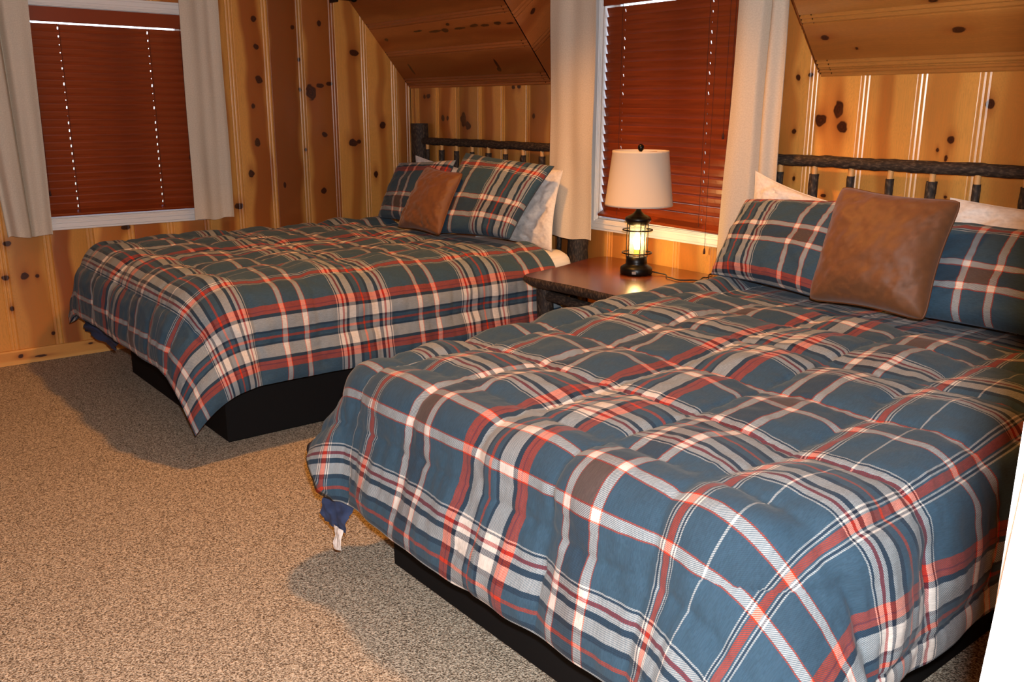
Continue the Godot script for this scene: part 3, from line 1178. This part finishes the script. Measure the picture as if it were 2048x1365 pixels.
# ------------------------------------------------------------------ beds
# where a point (s, t) of the cover lies before it is padded; returns place, and the share of it that hangs
class Cover:
	var cx := 3.833
	var half := 0.698      # flat half width
	var foot := 2.13       # where the top ends towards the room
	var r := 0.10
	var top := 0.632
	var flares := [0.10, 0.115, 0.23]   # how far the left side, right side and foot hang outwards
	var rcs := [0.04, 0.174]   # rounding of the left and right corner of the flat part, seen from above
	var corner := [0.961, 0.952]   # how long the cloth hangs at the left and right foot corner
	var cone := [0.62, 0.465]
	var cut := 0.47            # the left foot corner is turned under beyond this
	var s_from := -1.14
	var s_to := 1.11
	var t0 := 0.28
	var t1 := 2.582
	var loft := 0.028
	var rise := 0.05           # the cover lies higher towards the pillows
	var red := 1.884           # where a thin red thread of the weave runs across, and the size of its repeat
	var repeat := 0.652
	var nz := FastNoiseLite.new()
	var fold_amp := 0.02

	func base(s: float, t: float) -> Vector3:
		var under := 0.0
		if s < 0.0:
			var over := -s - half + t - foot - cut
			if over > 0.0 and -s > half and t > foot:
				s += over
				t -= over
				under = minf(over * 0.3, 0.02)
		var crest := top + rise * smoothstep(1.8, 1.0, t) - 0.025 * smoothstep(0.8, 0.66, t) * smoothstep(0.70, 0.6, absf(s))
		var k := 0 if s < 0.0 else 1
		var rc: float = rcs[k]
		var ds := maxf(absf(s) - half + rc, 0.0)
		var dt := maxf(t - foot + rc, 0.0)
		var sg := signf(s)
		var e := sqrt(ds * ds + dt * dt)
		if e <= rc:
			return Vector3(cx + s, crest, t)
		var d := e - rc
		var hx := ds / e
		var hz := dt / e
		var mix := 4.0 * hx * hx * hz * hz
		d *= 1.0 + (corner[k] - 1.0) * mix
		var flare: float = flares[2] * hz * hz + flares[k] * hx * hx
		var out := 0.0
		var drop := 0.0
		if d < r * PI / 2:
			out = r * sin(d / r)
			drop = r * (1.0 - cos(d / r))
		else:
			var rem := d - r * PI / 2
			out = r + rem * sin(flare)
			drop = r + rem * cos(flare)
			out += rem * cone[k] * mix
			# soft flutes in what hangs
			var along := t if hx > hz else s
			out += rem * fold_amp * 3.0 * nz.get_noise_2d(along * 3.0 + 30.0 * sg, 5.0) * (1.0 - mix)
		out -= under
		return Vector3(cx + clampf(s, -half + rc, half - rc) + sg * hx * (rc + out), crest - drop, minf(t, foot - rc) + hz * (rc + out))


func puff(s: float, t: float) -> float:
	var a := absf(sin(PI * (s + 0.07) / 0.28))
	var b := absf(sin(PI * (t - 0.945) / 0.28))
	return pow(a * b, 0.48)


func comforter_meshes(c: Cover, n: int, m: int, seed_: int) -> Array:
	var P := PackedVector3Array()
	var T := PackedVector2Array()
	var Q := PackedVector3Array()
	P.resize((n + 1) * (m + 1))
	T.resize(P.size())
	Q.resize(P.size())
	c.nz.seed = seed_
	c.nz.frequency = 1.0
	c.nz.fractal_octaves = 2
	var nz := FastNoiseLite.new()
	nz.seed = seed_ + 9
	nz.frequency = 1.0
	nz.fractal_octaves = 3
	var h := 0.004
	for j in m + 1:
		var t := lerpf(c.t0, c.t1, float(j) / m)
		for i in n + 1:
			var s := lerpf(c.s_from, c.s_to, float(i) / n)
			var p := c.base(s, t)
			var du := c.base(s + h, t) - c.base(s - h, t)
			var dv := c.base(s, t + h) - c.base(s, t - h)
			var nn := dv.cross(du).normalized()
			var edge := clampf(minf(minf(minf(c.s_to - s, s - c.s_from), c.t1 - t), t - c.t0) / 0.05, 0.0, 1.0)
			edge = sqrt(edge)
			var hang := clampf((c.top - p.y) / 0.12, 0.0, 1.0)
			var cell := nz.get_noise_2d(floorf((s + 0.07) / 0.28) * 7.7, floorf((t - 0.945) / 0.28) * 5.3)
			var pf := puff(s, t)
			var near := 1.0 - pf
			var press := 1.0 - 0.85 * smoothstep(0.8, 0.66, t) * smoothstep(0.72, 0.6, absf(s))
			var lift := c.loft * press * (1.0 - 0.1 * hang) * pf * (1.0 + 0.35 * cell)
			lift += nz.get_noise_2d(s * 26.0, t * 9.0) * 0.006 * near * near
			lift += nz.get_noise_2d(s * 9.0 + 40.0, t * 24.0) * 0.004 * near
			lift += nz.get_noise_2d(s * 2.1, t * 2.1) * 0.016 * press + nz.get_noise_2d(s * 6.0 + 7.0, t * 6.0) * 0.007
			# creases that run down what hangs
			if hang > 0.5:
				var al := s if t > c.foot else t
				lift += nz.get_noise_2d(al * 17.0, p.y * 2.5) * 0.006 * hang
			var k := j * (n + 1) + i
			P[k] = p + nn * (lift * edge + 0.002)
			Q[k] = p - nn * 0.012 * edge
			T[k] = Vector2((s + 1.2) / 2.4, (t - c.red) / c.repeat)
	var outer := from_grid(n, m, P, T, true)
	var q := 2
	var P2 := PackedVector3Array()
	var T2 := PackedVector2Array()
	for j in m / q + 1:
		for i in n / q + 1:
			P2.append(Q[j * q * (n + 1) + i * q])
			T2.append(T[j * q * (n + 1) + i * q])
	# the two sheets meet along the rim
	var inner := from_grid(n / q, m / q, P2, T2, false)
	var rim := PackedVector3Array()
	for i in n / q + 1:
		rim.append(P[m * (n + 1) + i * q])
	return [outer, inner, P]


# a cushion between four corners (bottom left, bottom right, top right, top left as seen from the front)
func cushion_point(C: Array, u: float, v: float, pin: float, cr := 0.0) -> Vector3:
	# u, v in -1..1
	var x := u * (1.0 - pin * (1.0 - v * v) * u * u)
	var y := v * (1.0 - pin * (1.0 - u * u) * v * v)
	var rd := 1.0 - cr * pow(absf(u * v), 6.0)
	x = x * rd * 0.5 + 0.5
	y = y * rd * 0.5 + 0.5
	var a: Vector3 = C[0].lerp(C[1], x)
	var b: Vector3 = C[3].lerp(C[2], x)
	return a.lerp(b, y)


func cushion_mesh(C: Array, thick: float, pin: float, seed_: int, uv: Callable, n := 40, wrinkle := 0.006, pow_ := 0.5, back := 0.3, cr := 0.0) -> Array:
	# back: how much the rear bulges, of what the front does
	var N: Vector3 = (C[1] - C[0]).cross(C[3] - C[0]).normalized()
	var nz := FastNoiseLite.new()
	nz.seed = seed_
	nz.frequency = 1.0
	nz.fractal_octaves = 3
	var st := new_st()
	for side in 2:
		var sg := 1.0 if side == 0 else -1.0
		var f := func(uu: float, vv: float) -> Vector3:
			# closer rows near the rim
			var u := sin((uu - 0.5) * PI)
			var v := sin((vv - 0.5) * PI)
			var p := cushion_point(C, u, v, pin, cr)
			var q := (1.0 - u * u) * (1.0 - v * v)
			var hgt := pow(q, pow_)
			var w := nz.get_noise_3d(u * 2.0, v * 2.0, side * 9.0) * wrinkle * 2.0 + nz.get_noise_3d(u * 6.0, v * 6.0, side * 9.0) * wrinkle
			# dents run in from the corners
			var corner := absf(u * v)
			w += nz.get_noise_3d(atan2(v, u) * 5.0, 3.0, side * 4.0) * wrinkle * 2.2 * corner
			p += N * sg * (thick * 0.5 * hgt + w * minf(q * 4.0, 1.0)) * (1.0 if side == 0 else back)
			return p
		var g := func(uu: float, vv: float) -> Vector2:
			return uv.call(sin((uu - 0.5) * PI), sin((vv - 0.5) * PI))
		st.append_from(grid(n, n, f, g, side == 1), 0, Transform3D.IDENTITY)
	var rim := PackedVector3Array()
	for k in 4:
		for i in 24:
			var e := -1.0 + 2.0 * i / 24.0
			var uv4: Vector2 = [Vector2(e, -1), Vector2(1, e), Vector2(-e, 1), Vector2(-1, -e)][k]
			rim.append(cushion_point(C, uv4.x, uv4.y, pin, cr))
	return [st.commit(), rim]


func sham(label: String, C: Array, thick: float, s0: float, s1: float, t0: float, t1: float, seed_: int, pin := 0.06) -> void:
	# s runs up the sham, t across
	var o := thing("plaid_sham", label, "pillow", "plaid pillow shams")
	var uv := func(u: float, v: float) -> Vector2:
		return Vector2((lerpf(s0, s1, v * 0.5 + 0.5) + 1.2) / 2.4, lerpf(t0, t1, u * 0.5 + 0.5) / 0.70)
	var r := cushion_mesh(C, thick, pin, seed_, uv, 44, 0.006, 0.36)
	part("cover", r[0], M.plaid, o)
	part("seam", tube(r[1], 0.0028, 6, true), plain(Color(0.16, 0.21, 0.27), 0.85), o)


func white_pillow(label: String, C: Array, thick: float, seed_: int, pin := 0.08) -> void:
	var o := thing("white_pillow", label, "pillow", "white sleeping pillows")
	var r := cushion_mesh(C, thick, pin, seed_, func(u: float, v: float) -> Vector2: return Vector2(u, v), 40, 0.012, 0.45, 0.8)
	part("case", r[0], M.white_cotton, o)
	part("hem", tube(r[1], 0.003, 6, true), M.white_cotton, o)


func brown_cushion(label: String, C: Array, thick: float, seed_: int) -> void:
	var o := thing("brown_cushion", label, "cushion", "brown suede cushions")
	var r := cushion_mesh(C, thick, 0.10, seed_, func(u: float, v: float) -> Vector2: return Vector2(u, v), 44, 0.006, 0.45, 0.15, 0.07)
	part("cover", r[0], M.suede, o)
	part("piping", tube(r[1], 0.0042, 8, true), M.piping, o)


func headboard(parent: Node3D, x0: float, x1: float, zc: float, seed_: int, first: float, step: float, skew: Array) -> void:
	var hb := Node3D.new()
	hb.name = "headboard"
	parent.add_child(hb)
	for k in 2:
		var x := x0 if k == 0 else x1
		part("post", log_mesh(Vector3(x, 0.0, zc), Vector3(x, 1.27, zc), 0.057, seed_ + k, 0.07, 0.15), M.bark, hb)
	part("rail", log_mesh(Vector3(x0 + 0.03, 1.157, zc), Vector3(x1 - 0.03, 1.157, zc), 0.0235, seed_ + 5, 0.16), M.bark, hb)
	part("rail", log_mesh(Vector3(x0 + 0.03, 0.42, zc), Vector3(x1 - 0.03, 0.42, zc), 0.028, seed_ + 6, 0.16), M.bark, hb)
	var x := first
	var n := 0
	while x < x1 - 0.09:
		var sk: float = skew[n % skew.size()]
		var rr := 0.0165 + 0.003 * sin(n * 2.3 + seed_)
		var sp := part("spindle", log_mesh(Vector3(x - sk, 0.43, zc), Vector3(x, 1.106, zc), rr, seed_ + 20 + n, 0.14), M.bark, hb)
		part_at(sp, "tenon", log_mesh(Vector3(x, 1.10, zc), Vector3(x, 1.142, zc), 0.0115, seed_ + 60 + n, 0.05), M.peeled)
		x += step
		n += 1


func part_at(parent: MeshInstance3D, called: String, mesh: Mesh, mat: Material) -> void:
	# a spindle and its tenon: the tenon would lie a level too deep, so it sits beside the spindle
	part(called, mesh, mat, parent.get_parent())


func bed(label: String, cx: float, hx0: float, hx1: float, first: float, seed_: int, mat_top: float) -> Node3D:
	var o := thing("bed", label, "bed", "beds")
	headboard(o, hx0, hx1, 0.068, seed_, first, 0.1665, [0.0, 0.012, 0.008, -0.01, 0.015, -0.006, 0.01])
	part("platform", box(Vector3(cx, 0.141, 1.172), Vector3(1.313, 0.278, 1.936), 0.006), M.platform, o)
	var st := new_st()
	st.append_from(cushion_box(Vector3(cx, (mat_top + 0.281) / 2, 1.16), Vector3(1.37, mat_top - 0.281, 1.92), 0.08), 0, Transform3D.IDENTITY)
	part("mattress", st.commit(), M.white_cotton, o)
	return o


# a soft box: rounded edges of radius r
func cushion_box(c: Vector3, s: Vector3, r: float) -> ArrayMesh:
	var h := s * 0.5
	var st := new_st()
	var n := 12
	for ax in 3:
		for sg in [-1.0, 1.0]:
			var b := (ax + 1) % 3
			var d := (ax + 2) % 3
			var f := func(uu: float, vv: float) -> Vector3:
				var p := Vector3.ZERO
				p[ax] = sg * h[ax]
				p[b] = (uu * 2.0 - 1.0) * h[b]
				p[d] = (vv * 2.0 - 1.0) * h[d]
				var k := Vector3(clampf(p.x, -h.x + r, h.x - r), clampf(p.y, -h.y + r, h.y - r), clampf(p.z, -h.z + r, h.z - r))
				var e := p - k
				if e.length() > 1e-6:
					p = k + e.normalized() * r
				return c + p
			st.append_from(grid(n * 3, n * 3, f, null, sg < 0.0), 0, Transform3D.IDENTITY)
	return st.commit()


func beds() -> void:
	# ---- the near bed
	bed("bark-covered log bed on a black platform, the near one, beside the white door jamb", 3.857, 2.945, 4.515, 3.043, 200, 0.60)
	var c := Cover.new()
	var mm := comforter_meshes(c, 260, 260, 5)
	var q := thing("plaid_comforter", "quilted blue, grey and red plaid comforter draped over the near bed", "comforter", "plaid comforters")
	part("cover", mm[0], M.plaid, q)
	part("lining", mm[1], M.lining, q, "plain blue underside")
	part("turned_corner", cloth_flap([Vector3(3.03, 0.235, 2.285), Vector3(3.215, 0.25, 2.27), Vector3(3.204, 0.155, 2.30), Vector3(3.075, 0.15, 2.305)], 5), M.lining, q, "turned-under corner showing the plain blue underside")
	part("care_tag", cloth_flap([Vector3(3.14, 0.165, 2.304), Vector3(3.195, 0.165, 2.304), Vector3(3.187, 0.098, 2.31), Vector3(3.148, 0.088, 2.312)], 6), M.white_cotton, q, "small white care tag")
	sham("plaid sham nearest the lantern lamp, on the near bed left of its brown cushion", [Vector3(3.065, 0.712, 0.52), Vector3(3.63, 0.702, 0.58), Vector3(3.63, 1.03, 0.31), Vector3(3.06, 1.0, 0.31)], 0.20, 0.075, 0.56, -0.13, 0.53, 3)
	sham("plaid sham at the near bed's outer side, half hidden behind the brown cushion", [Vector3(3.84, 0.70, 0.565), Vector3(4.50, 0.70, 0.585), Vector3(4.48, 0.965, 0.30), Vector3(3.80, 0.985, 0.29)], 0.21, 0.17, 0.60, 0.05, 0.70, 4)
	white_pillow("white pillow with a pointed corner showing, behind the near bed's sham beside the curtain", [Vector3(3.01, 0.70, 0.335), Vector3(3.60, 0.70, 0.335), Vector3(3.60, 0.985, 0.215), Vector3(3.03, 1.113, 0.225)], 0.09, 6, 0.13)
	white_pillow("white pillow behind the near bed's outer plaid sham, against the spindles", [Vector3(3.82, 0.70, 0.34), Vector3(4.48, 0.70, 0.36), Vector3(4.48, 1.04, 0.18), Vector3(3.84, 1.06, 0.18)], 0.09, 7)
	brown_cushion("square brown suede cushion leaning in the middle of the near bed", [Vector3(3.585, 0.70, 0.635), Vector3(4.035, 0.705, 0.655), Vector3(4.03, 1.088, 0.485), Vector3(3.585, 1.107, 0.48)], 0.23, 8)
	# ---- the far bed
	bed("bark-covered log bed on a black platform, the far one, against the left wall", 1.228, 0.207, 1.774, 0.30, 300, 0.64)
	var e := Cover.new()
	e.cx = 1.153
	e.half = 0.706
	e.foot = 2.146
	e.r = 0.193
	e.top = 0.68
	e.flares = [0.10, 0.161, 0.149]
	e.rcs = [0.10, 0.117]
	e.corner = [0.95, 0.905]
	e.cone = [0.30, 0.256]
	e.cut = 0.70
	e.s_from = -1.19
	e.s_to = 1.21
	e.t0 = 0.45
	e.rise = 0.0
	e.t1 = 2.60
	e.loft = 0.022
	e.red = 2.213
	e.repeat = 0.644
	mm = comforter_meshes(e, 220, 220, 15)
	q = thing("plaid_comforter", "quilted blue, grey and red plaid comforter draped over the far bed by the left wall", "comforter", "plaid comforters")
	part("cover", mm[0], M.plaid, q)
	part("lining", mm[1], M.lining, q, "plain blue underside")
	part("turned_corner", cloth_flap([Vector3(0.29, 0.31, 2.29), Vector3(0.93, 0.32, 2.27), Vector3(0.92, 0.225, 2.30), Vector3(0.31, 0.205, 2.305)], 7), M.lining, q, "turned-under corner showing the plain blue underside")
	sham("plaid sham next to the left wall on the far bed, behind its brown cushion", [Vector3(0.44, 0.70, 0.54), Vector3(1.04, 0.70, 0.54), Vector3(1.04, 1.075, 0.36), Vector3(0.42, 1.03, 0.36)], 0.15, 0.41, 0.045, 0.085, 0.72, 9)
	sham("plaid sham on the far bed nearest the curtain, right of its brown cushion", [Vector3(1.22, 0.695, 0.68), Vector3(1.75, 0.71, 0.53), Vector3(1.87, 1.08, 0.335), Vector3(1.14, 1.12, 0.36)], 0.16, 0.19, 0.60, 0.48, -0.16, 10)
	white_pillow("white pillow between the far bed's plaid sham and the curtain", [Vector3(1.20, 0.645, 0.34), Vector3(1.86, 0.645, 0.335), Vector3(1.85, 1.055, 0.255), Vector3(1.18, 1.09, 0.23)], 0.09, 11)
	white_pillow("white pillow on the far bed showing only a pink-lit corner above the wall-side sham", [Vector3(0.50, 0.68, 0.33), Vector3(1.08, 0.68, 0.32), Vector3(1.08, 1.0, 0.19), Vector3(0.47, 1.075, 0.27)], 0.09, 12)
	brown_cushion("square brown suede cushion leaning on the far bed's shams", [Vector3(0.97, 0.70, 0.735), Vector3(1.41, 0.70, 0.735), Vector3(1.375, 1.03, 0.545), Vector3(0.985, 1.05, 0.525)], 0.15, 13)


# a small piece of cloth with thickness between four corners (top left, top right, bottom right, bottom left)
func cloth_flap(C: Array, seed_: int) -> ArrayMesh:
	var nz := FastNoiseLite.new()
	nz.seed = seed_
	nz.frequency = 1.0
	var N: Vector3 = (C[1] - C[0]).cross(C[3] - C[0]).normalized() * -1.0
	var size: float = C[0].distance_to(C[2])
	var st := new_st()
	for side in 2:
		var f := func(u: float, v: float) -> Vector3:
			var p: Vector3 = C[0].lerp(C[1], u).lerp(C[3].lerp(C[2], u), v)
			var rim := minf(minf(u, 1.0 - u), minf(v, 1.0 - v))
			return p + N * (nz.get_noise_2d(u * 1.2, v * 1.2) * size * 0.12 + (0.5 - side) * minf(0.012, size * 0.05) * minf(rim * 6.0, 1.0))
		st.append_from(grid(16, 12, f, null, side == 1), 0, Transform3D.IDENTITY)
	return st.commit()


# ------------------------------------------------------------------ nightstand and lamp
func nightstand() -> void:
	var o := thing("nightstand", "rustic nightstand with a glossy wooden top and bark-edged log legs between the beds", "nightstand")
	var top := 0.60
	# top with a live, bark edge: outline as seen from above
	var outline := PackedVector2Array()
	var ring := [Vector2(2.145, 0.75), Vector2(2.30, 0.762), Vector2(2.5, 0.748), Vector2(2.7, 0.752), Vector2(2.80, 0.735), Vector2(2.80, 0.6), Vector2(2.775, 0.42), Vector2(2.745, 0.2), Vector2(2.72, 0.05), Vector2(2.4, 0.03), Vector2(2.03, 0.035), Vector2(1.965, 0.085), Vector2(1.985, 0.22), Vector2(2.055, 0.42), Vector2(2.10, 0.6)]
	for k in ring.size():
		for i in 4:
			var t := i / 4.0
			var a: Vector2 = ring[(k - 1 + ring.size()) % ring.size()]
			var b: Vector2 = ring[k]
			var c: Vector2 = ring[(k + 1) % ring.size()]
			var d: Vector2 = ring[(k + 2) % ring.size()]
			outline.append(b.cubic_interpolate(c, a, d, t))
	var mid := Vector2(2.42, 0.38)
	var st := new_st()
	st.set_smooth_group(-1)
	var n := outline.size()
	for k in n:
		var tri := [mid, outline[k], outline[(k + 1) % n]]
		if (outline[k] - mid).cross(outline[(k + 1) % n] - mid) < 0.0:
			tri = [mid, outline[(k + 1) % n], outline[k]]
		for p in tri:
			st.set_uv(Vector2(p.x * 1.2, p.y * 2.2))
			st.add_vertex(Vector3(p.x, top, p.y))
	part("top", done(st), M.tabletop, o)
	# bark edge
	var nz := FastNoiseLite.new()
	nz.frequency = 1.0
	var P := PackedVector3Array()
	var T := PackedVector2Array()
	var rows := 6
	for j in rows + 1:
		for i in n + 1:
			var p := outline[i % n]
			var v := float(j) / rows
			var bulge := 0.012 * sin(PI * v) + nz.get_noise_2d(i * 0.9, v * 3.0) * 0.006 * (1.0 if j > 0 else 0.0)
			var q := p + (p - mid).normalized() * (bulge - 0.03 * v * v)
			P.append(Vector3(q.x, top - v * 0.05, q.y))
			T.append(Vector2(i * 0.05, v * 0.05))
	part("bark_edge", from_grid(n, rows, P, T, false, true), M.bark, o)
	st = new_st()
	for k in n:
		var a := outline[k] + (mid - outline[k]).normalized() * 0.03
		var b := outline[(k + 1) % n] + (mid - outline[(k + 1) % n]).normalized() * 0.03
		for p in [mid, a, b]:
			st.add_vertex(Vector3(p.x, top - 0.05, p.y))
	part("underside", done(st), M.dark_wood, o)
	var legs := [Vector3(2.14, 0, 0.62), Vector3(2.76, 0, 0.63), Vector3(2.70, 0, 0.14), Vector3(2.10, 0, 0.14)]
	for k in 4:
		part("leg", log_mesh(legs[k], legs[k] + Vector3(0, 0.556, 0), 0.041, 400 + k, 0.08), M.bark, o)
	for k in 4:
		var a: Vector3 = legs[k]
		var b: Vector3 = legs[(k + 1) % 4]
		part("apron", log_mesh(a + Vector3(0, 0.485, 0), b + Vector3(0, 0.485, 0), 0.024, 410 + k, 0.14), M.bark, o)
		part("stretcher", log_mesh(a + Vector3(0, 0.16, 0), b + Vector3(0, 0.16, 0), 0.022, 420 + k, 0.14), M.bark, o)
	var shelf := part("shelf", box(Vector3(2.42, 0.19, 0.38), Vector3(0.56, 0.02, 0.44), 0.004), M.tabletop, o)
	shelf.set_meta("label", "lower wooden shelf")


func lantern_lamp() -> void:
	var o := thing("table_lamp", "black lantern-base table lamp with a cream drum shade and a lit bulb, on the nightstand", "lamp", "", Vector3(2.443, 0.6, 0.305))
	part("base", lathe(PackedVector2Array([Vector2(0, 0.001), Vector2(0.073, 0.001), Vector2(0.077, 0.006), Vector2(0.077, 0.028), Vector2(0.072, 0.037), Vector2(0.055, 0.046), Vector2(0.05, 0.05), Vector2(0.051, 0.056), Vector2(0.049, 0.085), Vector2(0.0, 0.085)]), 48), M.black_metal, o)
	part("switch", box(Vector3(0.045, 0.016, 0.062), Vector3(0.02, 0.012, 0.006), 0.001, Basis(Vector3.UP, 0.63)), plain(Color(0.5, 0.5, 0.5), 0.3), o)
	part("socket", lathe(PackedVector2Array([Vector2(0, 0.085), Vector2(0.02, 0.085), Vector2(0.02, 0.094), Vector2(0.0145, 0.097), Vector2(0.0145, 0.118), Vector2(0.0, 0.118)]), 24), M.brass, o)
	# a pear-shaped bulb with its light
	var b := part("bulb", lathe(PackedVector2Array([Vector2(0.0, 0.118), Vector2(0.012, 0.118), Vector2(0.013, 0.128), Vector2(0.019, 0.142), Vector2(0.0225, 0.156), Vector2(0.020, 0.171), Vector2(0.013, 0.184), Vector2(0.007, 0.196), Vector2(0.0, 0.20)]), 24), M.bulb, o, "glowing clear-white bulb")
	b.cast_shadow = GeometryInstance3D.SHADOW_CASTING_SETTING_ON
	var l := OmniLight3D.new()
	l.name = "bulb_glow"
	l.position = Vector3(0, 0.155, 0)
	l.light_color = Color(1.0, 0.8, 0.5)
	l.light_energy = 0.14
	l.light_size = 0.02
	l.omni_range = 8.0
	l.omni_attenuation = 2.0
	l.shadow_enabled = true
	o.add_child(l)
	part("chimney", lathe(PackedVector2Array([Vector2(0.039, 0.086), Vector2(0.041, 0.10), Vector2(0.041, 0.235), Vector2(0.039, 0.245)]), 40), M.glass, o)
	for y in [0.103, 0.212]:
		var r := part("cage_ring", torus(0.0695, 0.0032, 48, 8), M.black_metal, o)
		r.position.y = y
	for k in 4:
		var a := TAU * (k + 0.2) / 4
		for e in [-0.22, 0.22]:
			var p := Vector3(cos(a + e), 0, sin(a + e)) * 0.051
			part("cage_bar", tube(PackedVector3Array([p + Vector3(0, 0.08, 0), p + Vector3(0, 0.16, 0), p + Vector3(0, 0.245, 0)]), 0.0021, 8), M.black_metal, o)
		var q := Vector3(cos(a), 0, sin(a))
		for y in [0.103, 0.212]:
			part("cage_clip", tube(PackedVector3Array([q * 0.05 + Vector3(0, y, 0), q * 0.06 + Vector3(0, y, 0), q * 0.0695 + Vector3(0, y, 0)]), 0.0025, 6), M.black_metal, o)
	part("cap", lathe(PackedVector2Array([Vector2(0.0, 0.236), Vector2(0.045, 0.236), Vector2(0.05, 0.243), Vector2(0.059, 0.253), Vector2(0.0625, 0.262), Vector2(0.059, 0.271), Vector2(0.045, 0.279), Vector2(0.028, 0.287), Vector2(0.016, 0.298), Vector2(0.010, 0.312), Vector2(0.0085, 0.34), Vector2(0.0085, 0.36), Vector2(0.0, 0.36)]), 44), M.black_metal, o)
	# shade: a drum with thickness and a hem at each rim
	part("shade", lathe(PackedVector2Array([Vector2(0.157, 0.327), Vector2(0.1595, 0.327), Vector2(0.1595, 0.336), Vector2(0.158, 0.338), Vector2(0.1315, 0.568), Vector2(0.1325, 0.57), Vector2(0.131, 0.58), Vector2(0.1285, 0.58), Vector2(0.1285, 0.57), Vector2(0.156, 0.335), Vector2(0.157, 0.327)]), 64), M.shade, o)
	part("harp", harp_mesh(), M.brass, o)
	for k in 3:
		var a := TAU * k / 3 + 0.4
		part("spoke", tube(PackedVector3Array([Vector3(0, 0.572, 0), Vector3(cos(a) * 0.065, 0.571, sin(a) * 0.065), Vector3(cos(a) * 0.129, 0.572, sin(a) * 0.129)]), 0.002, 6), M.brass, o)
	part("finial", lathe(PackedVector2Array([Vector2(0.0, 0.572), Vector2(0.006, 0.572), Vector2(0.007, 0.578), Vector2(0.0125, 0.584), Vector2(0.0148, 0.593), Vector2(0.0125, 0.603), Vector2(0.006, 0.608), Vector2(0.0, 0.609)]), 24), M.black_metal, o)
	# flex lying on the table
	var cv := Curve3D.new()
	for p in [Vector3(0.05, 0.012, -0.055), Vector3(0.11, 0.006, -0.075), Vector3(0.18, 0.006, -0.03), Vector3(0.25, 0.006, -0.015), Vector3(0.315, 0.006, -0.07), Vector3(0.29, 0.006, -0.16), Vector3(0.25, 0.006, -0.255)]:
		cv.add_point(p, Vector3(-0.03, 0, 0.0), Vector3(0.03, 0, 0.0))
	cv.bake_interval = 0.012
	part("cord", tube(cv.get_baked_points(), 0.0032, 8), M.cord, o)


func harp_mesh() -> ArrayMesh:
	var pts := PackedVector3Array()
	for i in 25:
		var a := PI * i / 24.0
		pts.append(Vector3(-cos(a) * 0.045, 0.36 + sin(a) * 0.21, 0))
	return tube(pts, 0.002, 6)


func ceiling_lamp() -> void:
	var o := thing("ceiling_light", "round ceiling light lit warm over the gap between the two beds", "ceiling light", "", Vector3(2.5, CEIL, 1.5))
	part("plate", lathe(PackedVector2Array([Vector2(0, -0.03), Vector2(0.12, -0.03), Vector2(0.14, -0.02), Vector2(0.14, -0.001), Vector2(0.0, -0.001)]), 40), M.black_metal, o)
	part("lamp_bulb", lathe(PackedVector2Array([Vector2(0.0, -0.12), Vector2(0.03, -0.11), Vector2(0.042, -0.085), Vector2(0.03, -0.05), Vector2(0.018, -0.03), Vector2(0.0, -0.03)]), 24), M.dome, o)
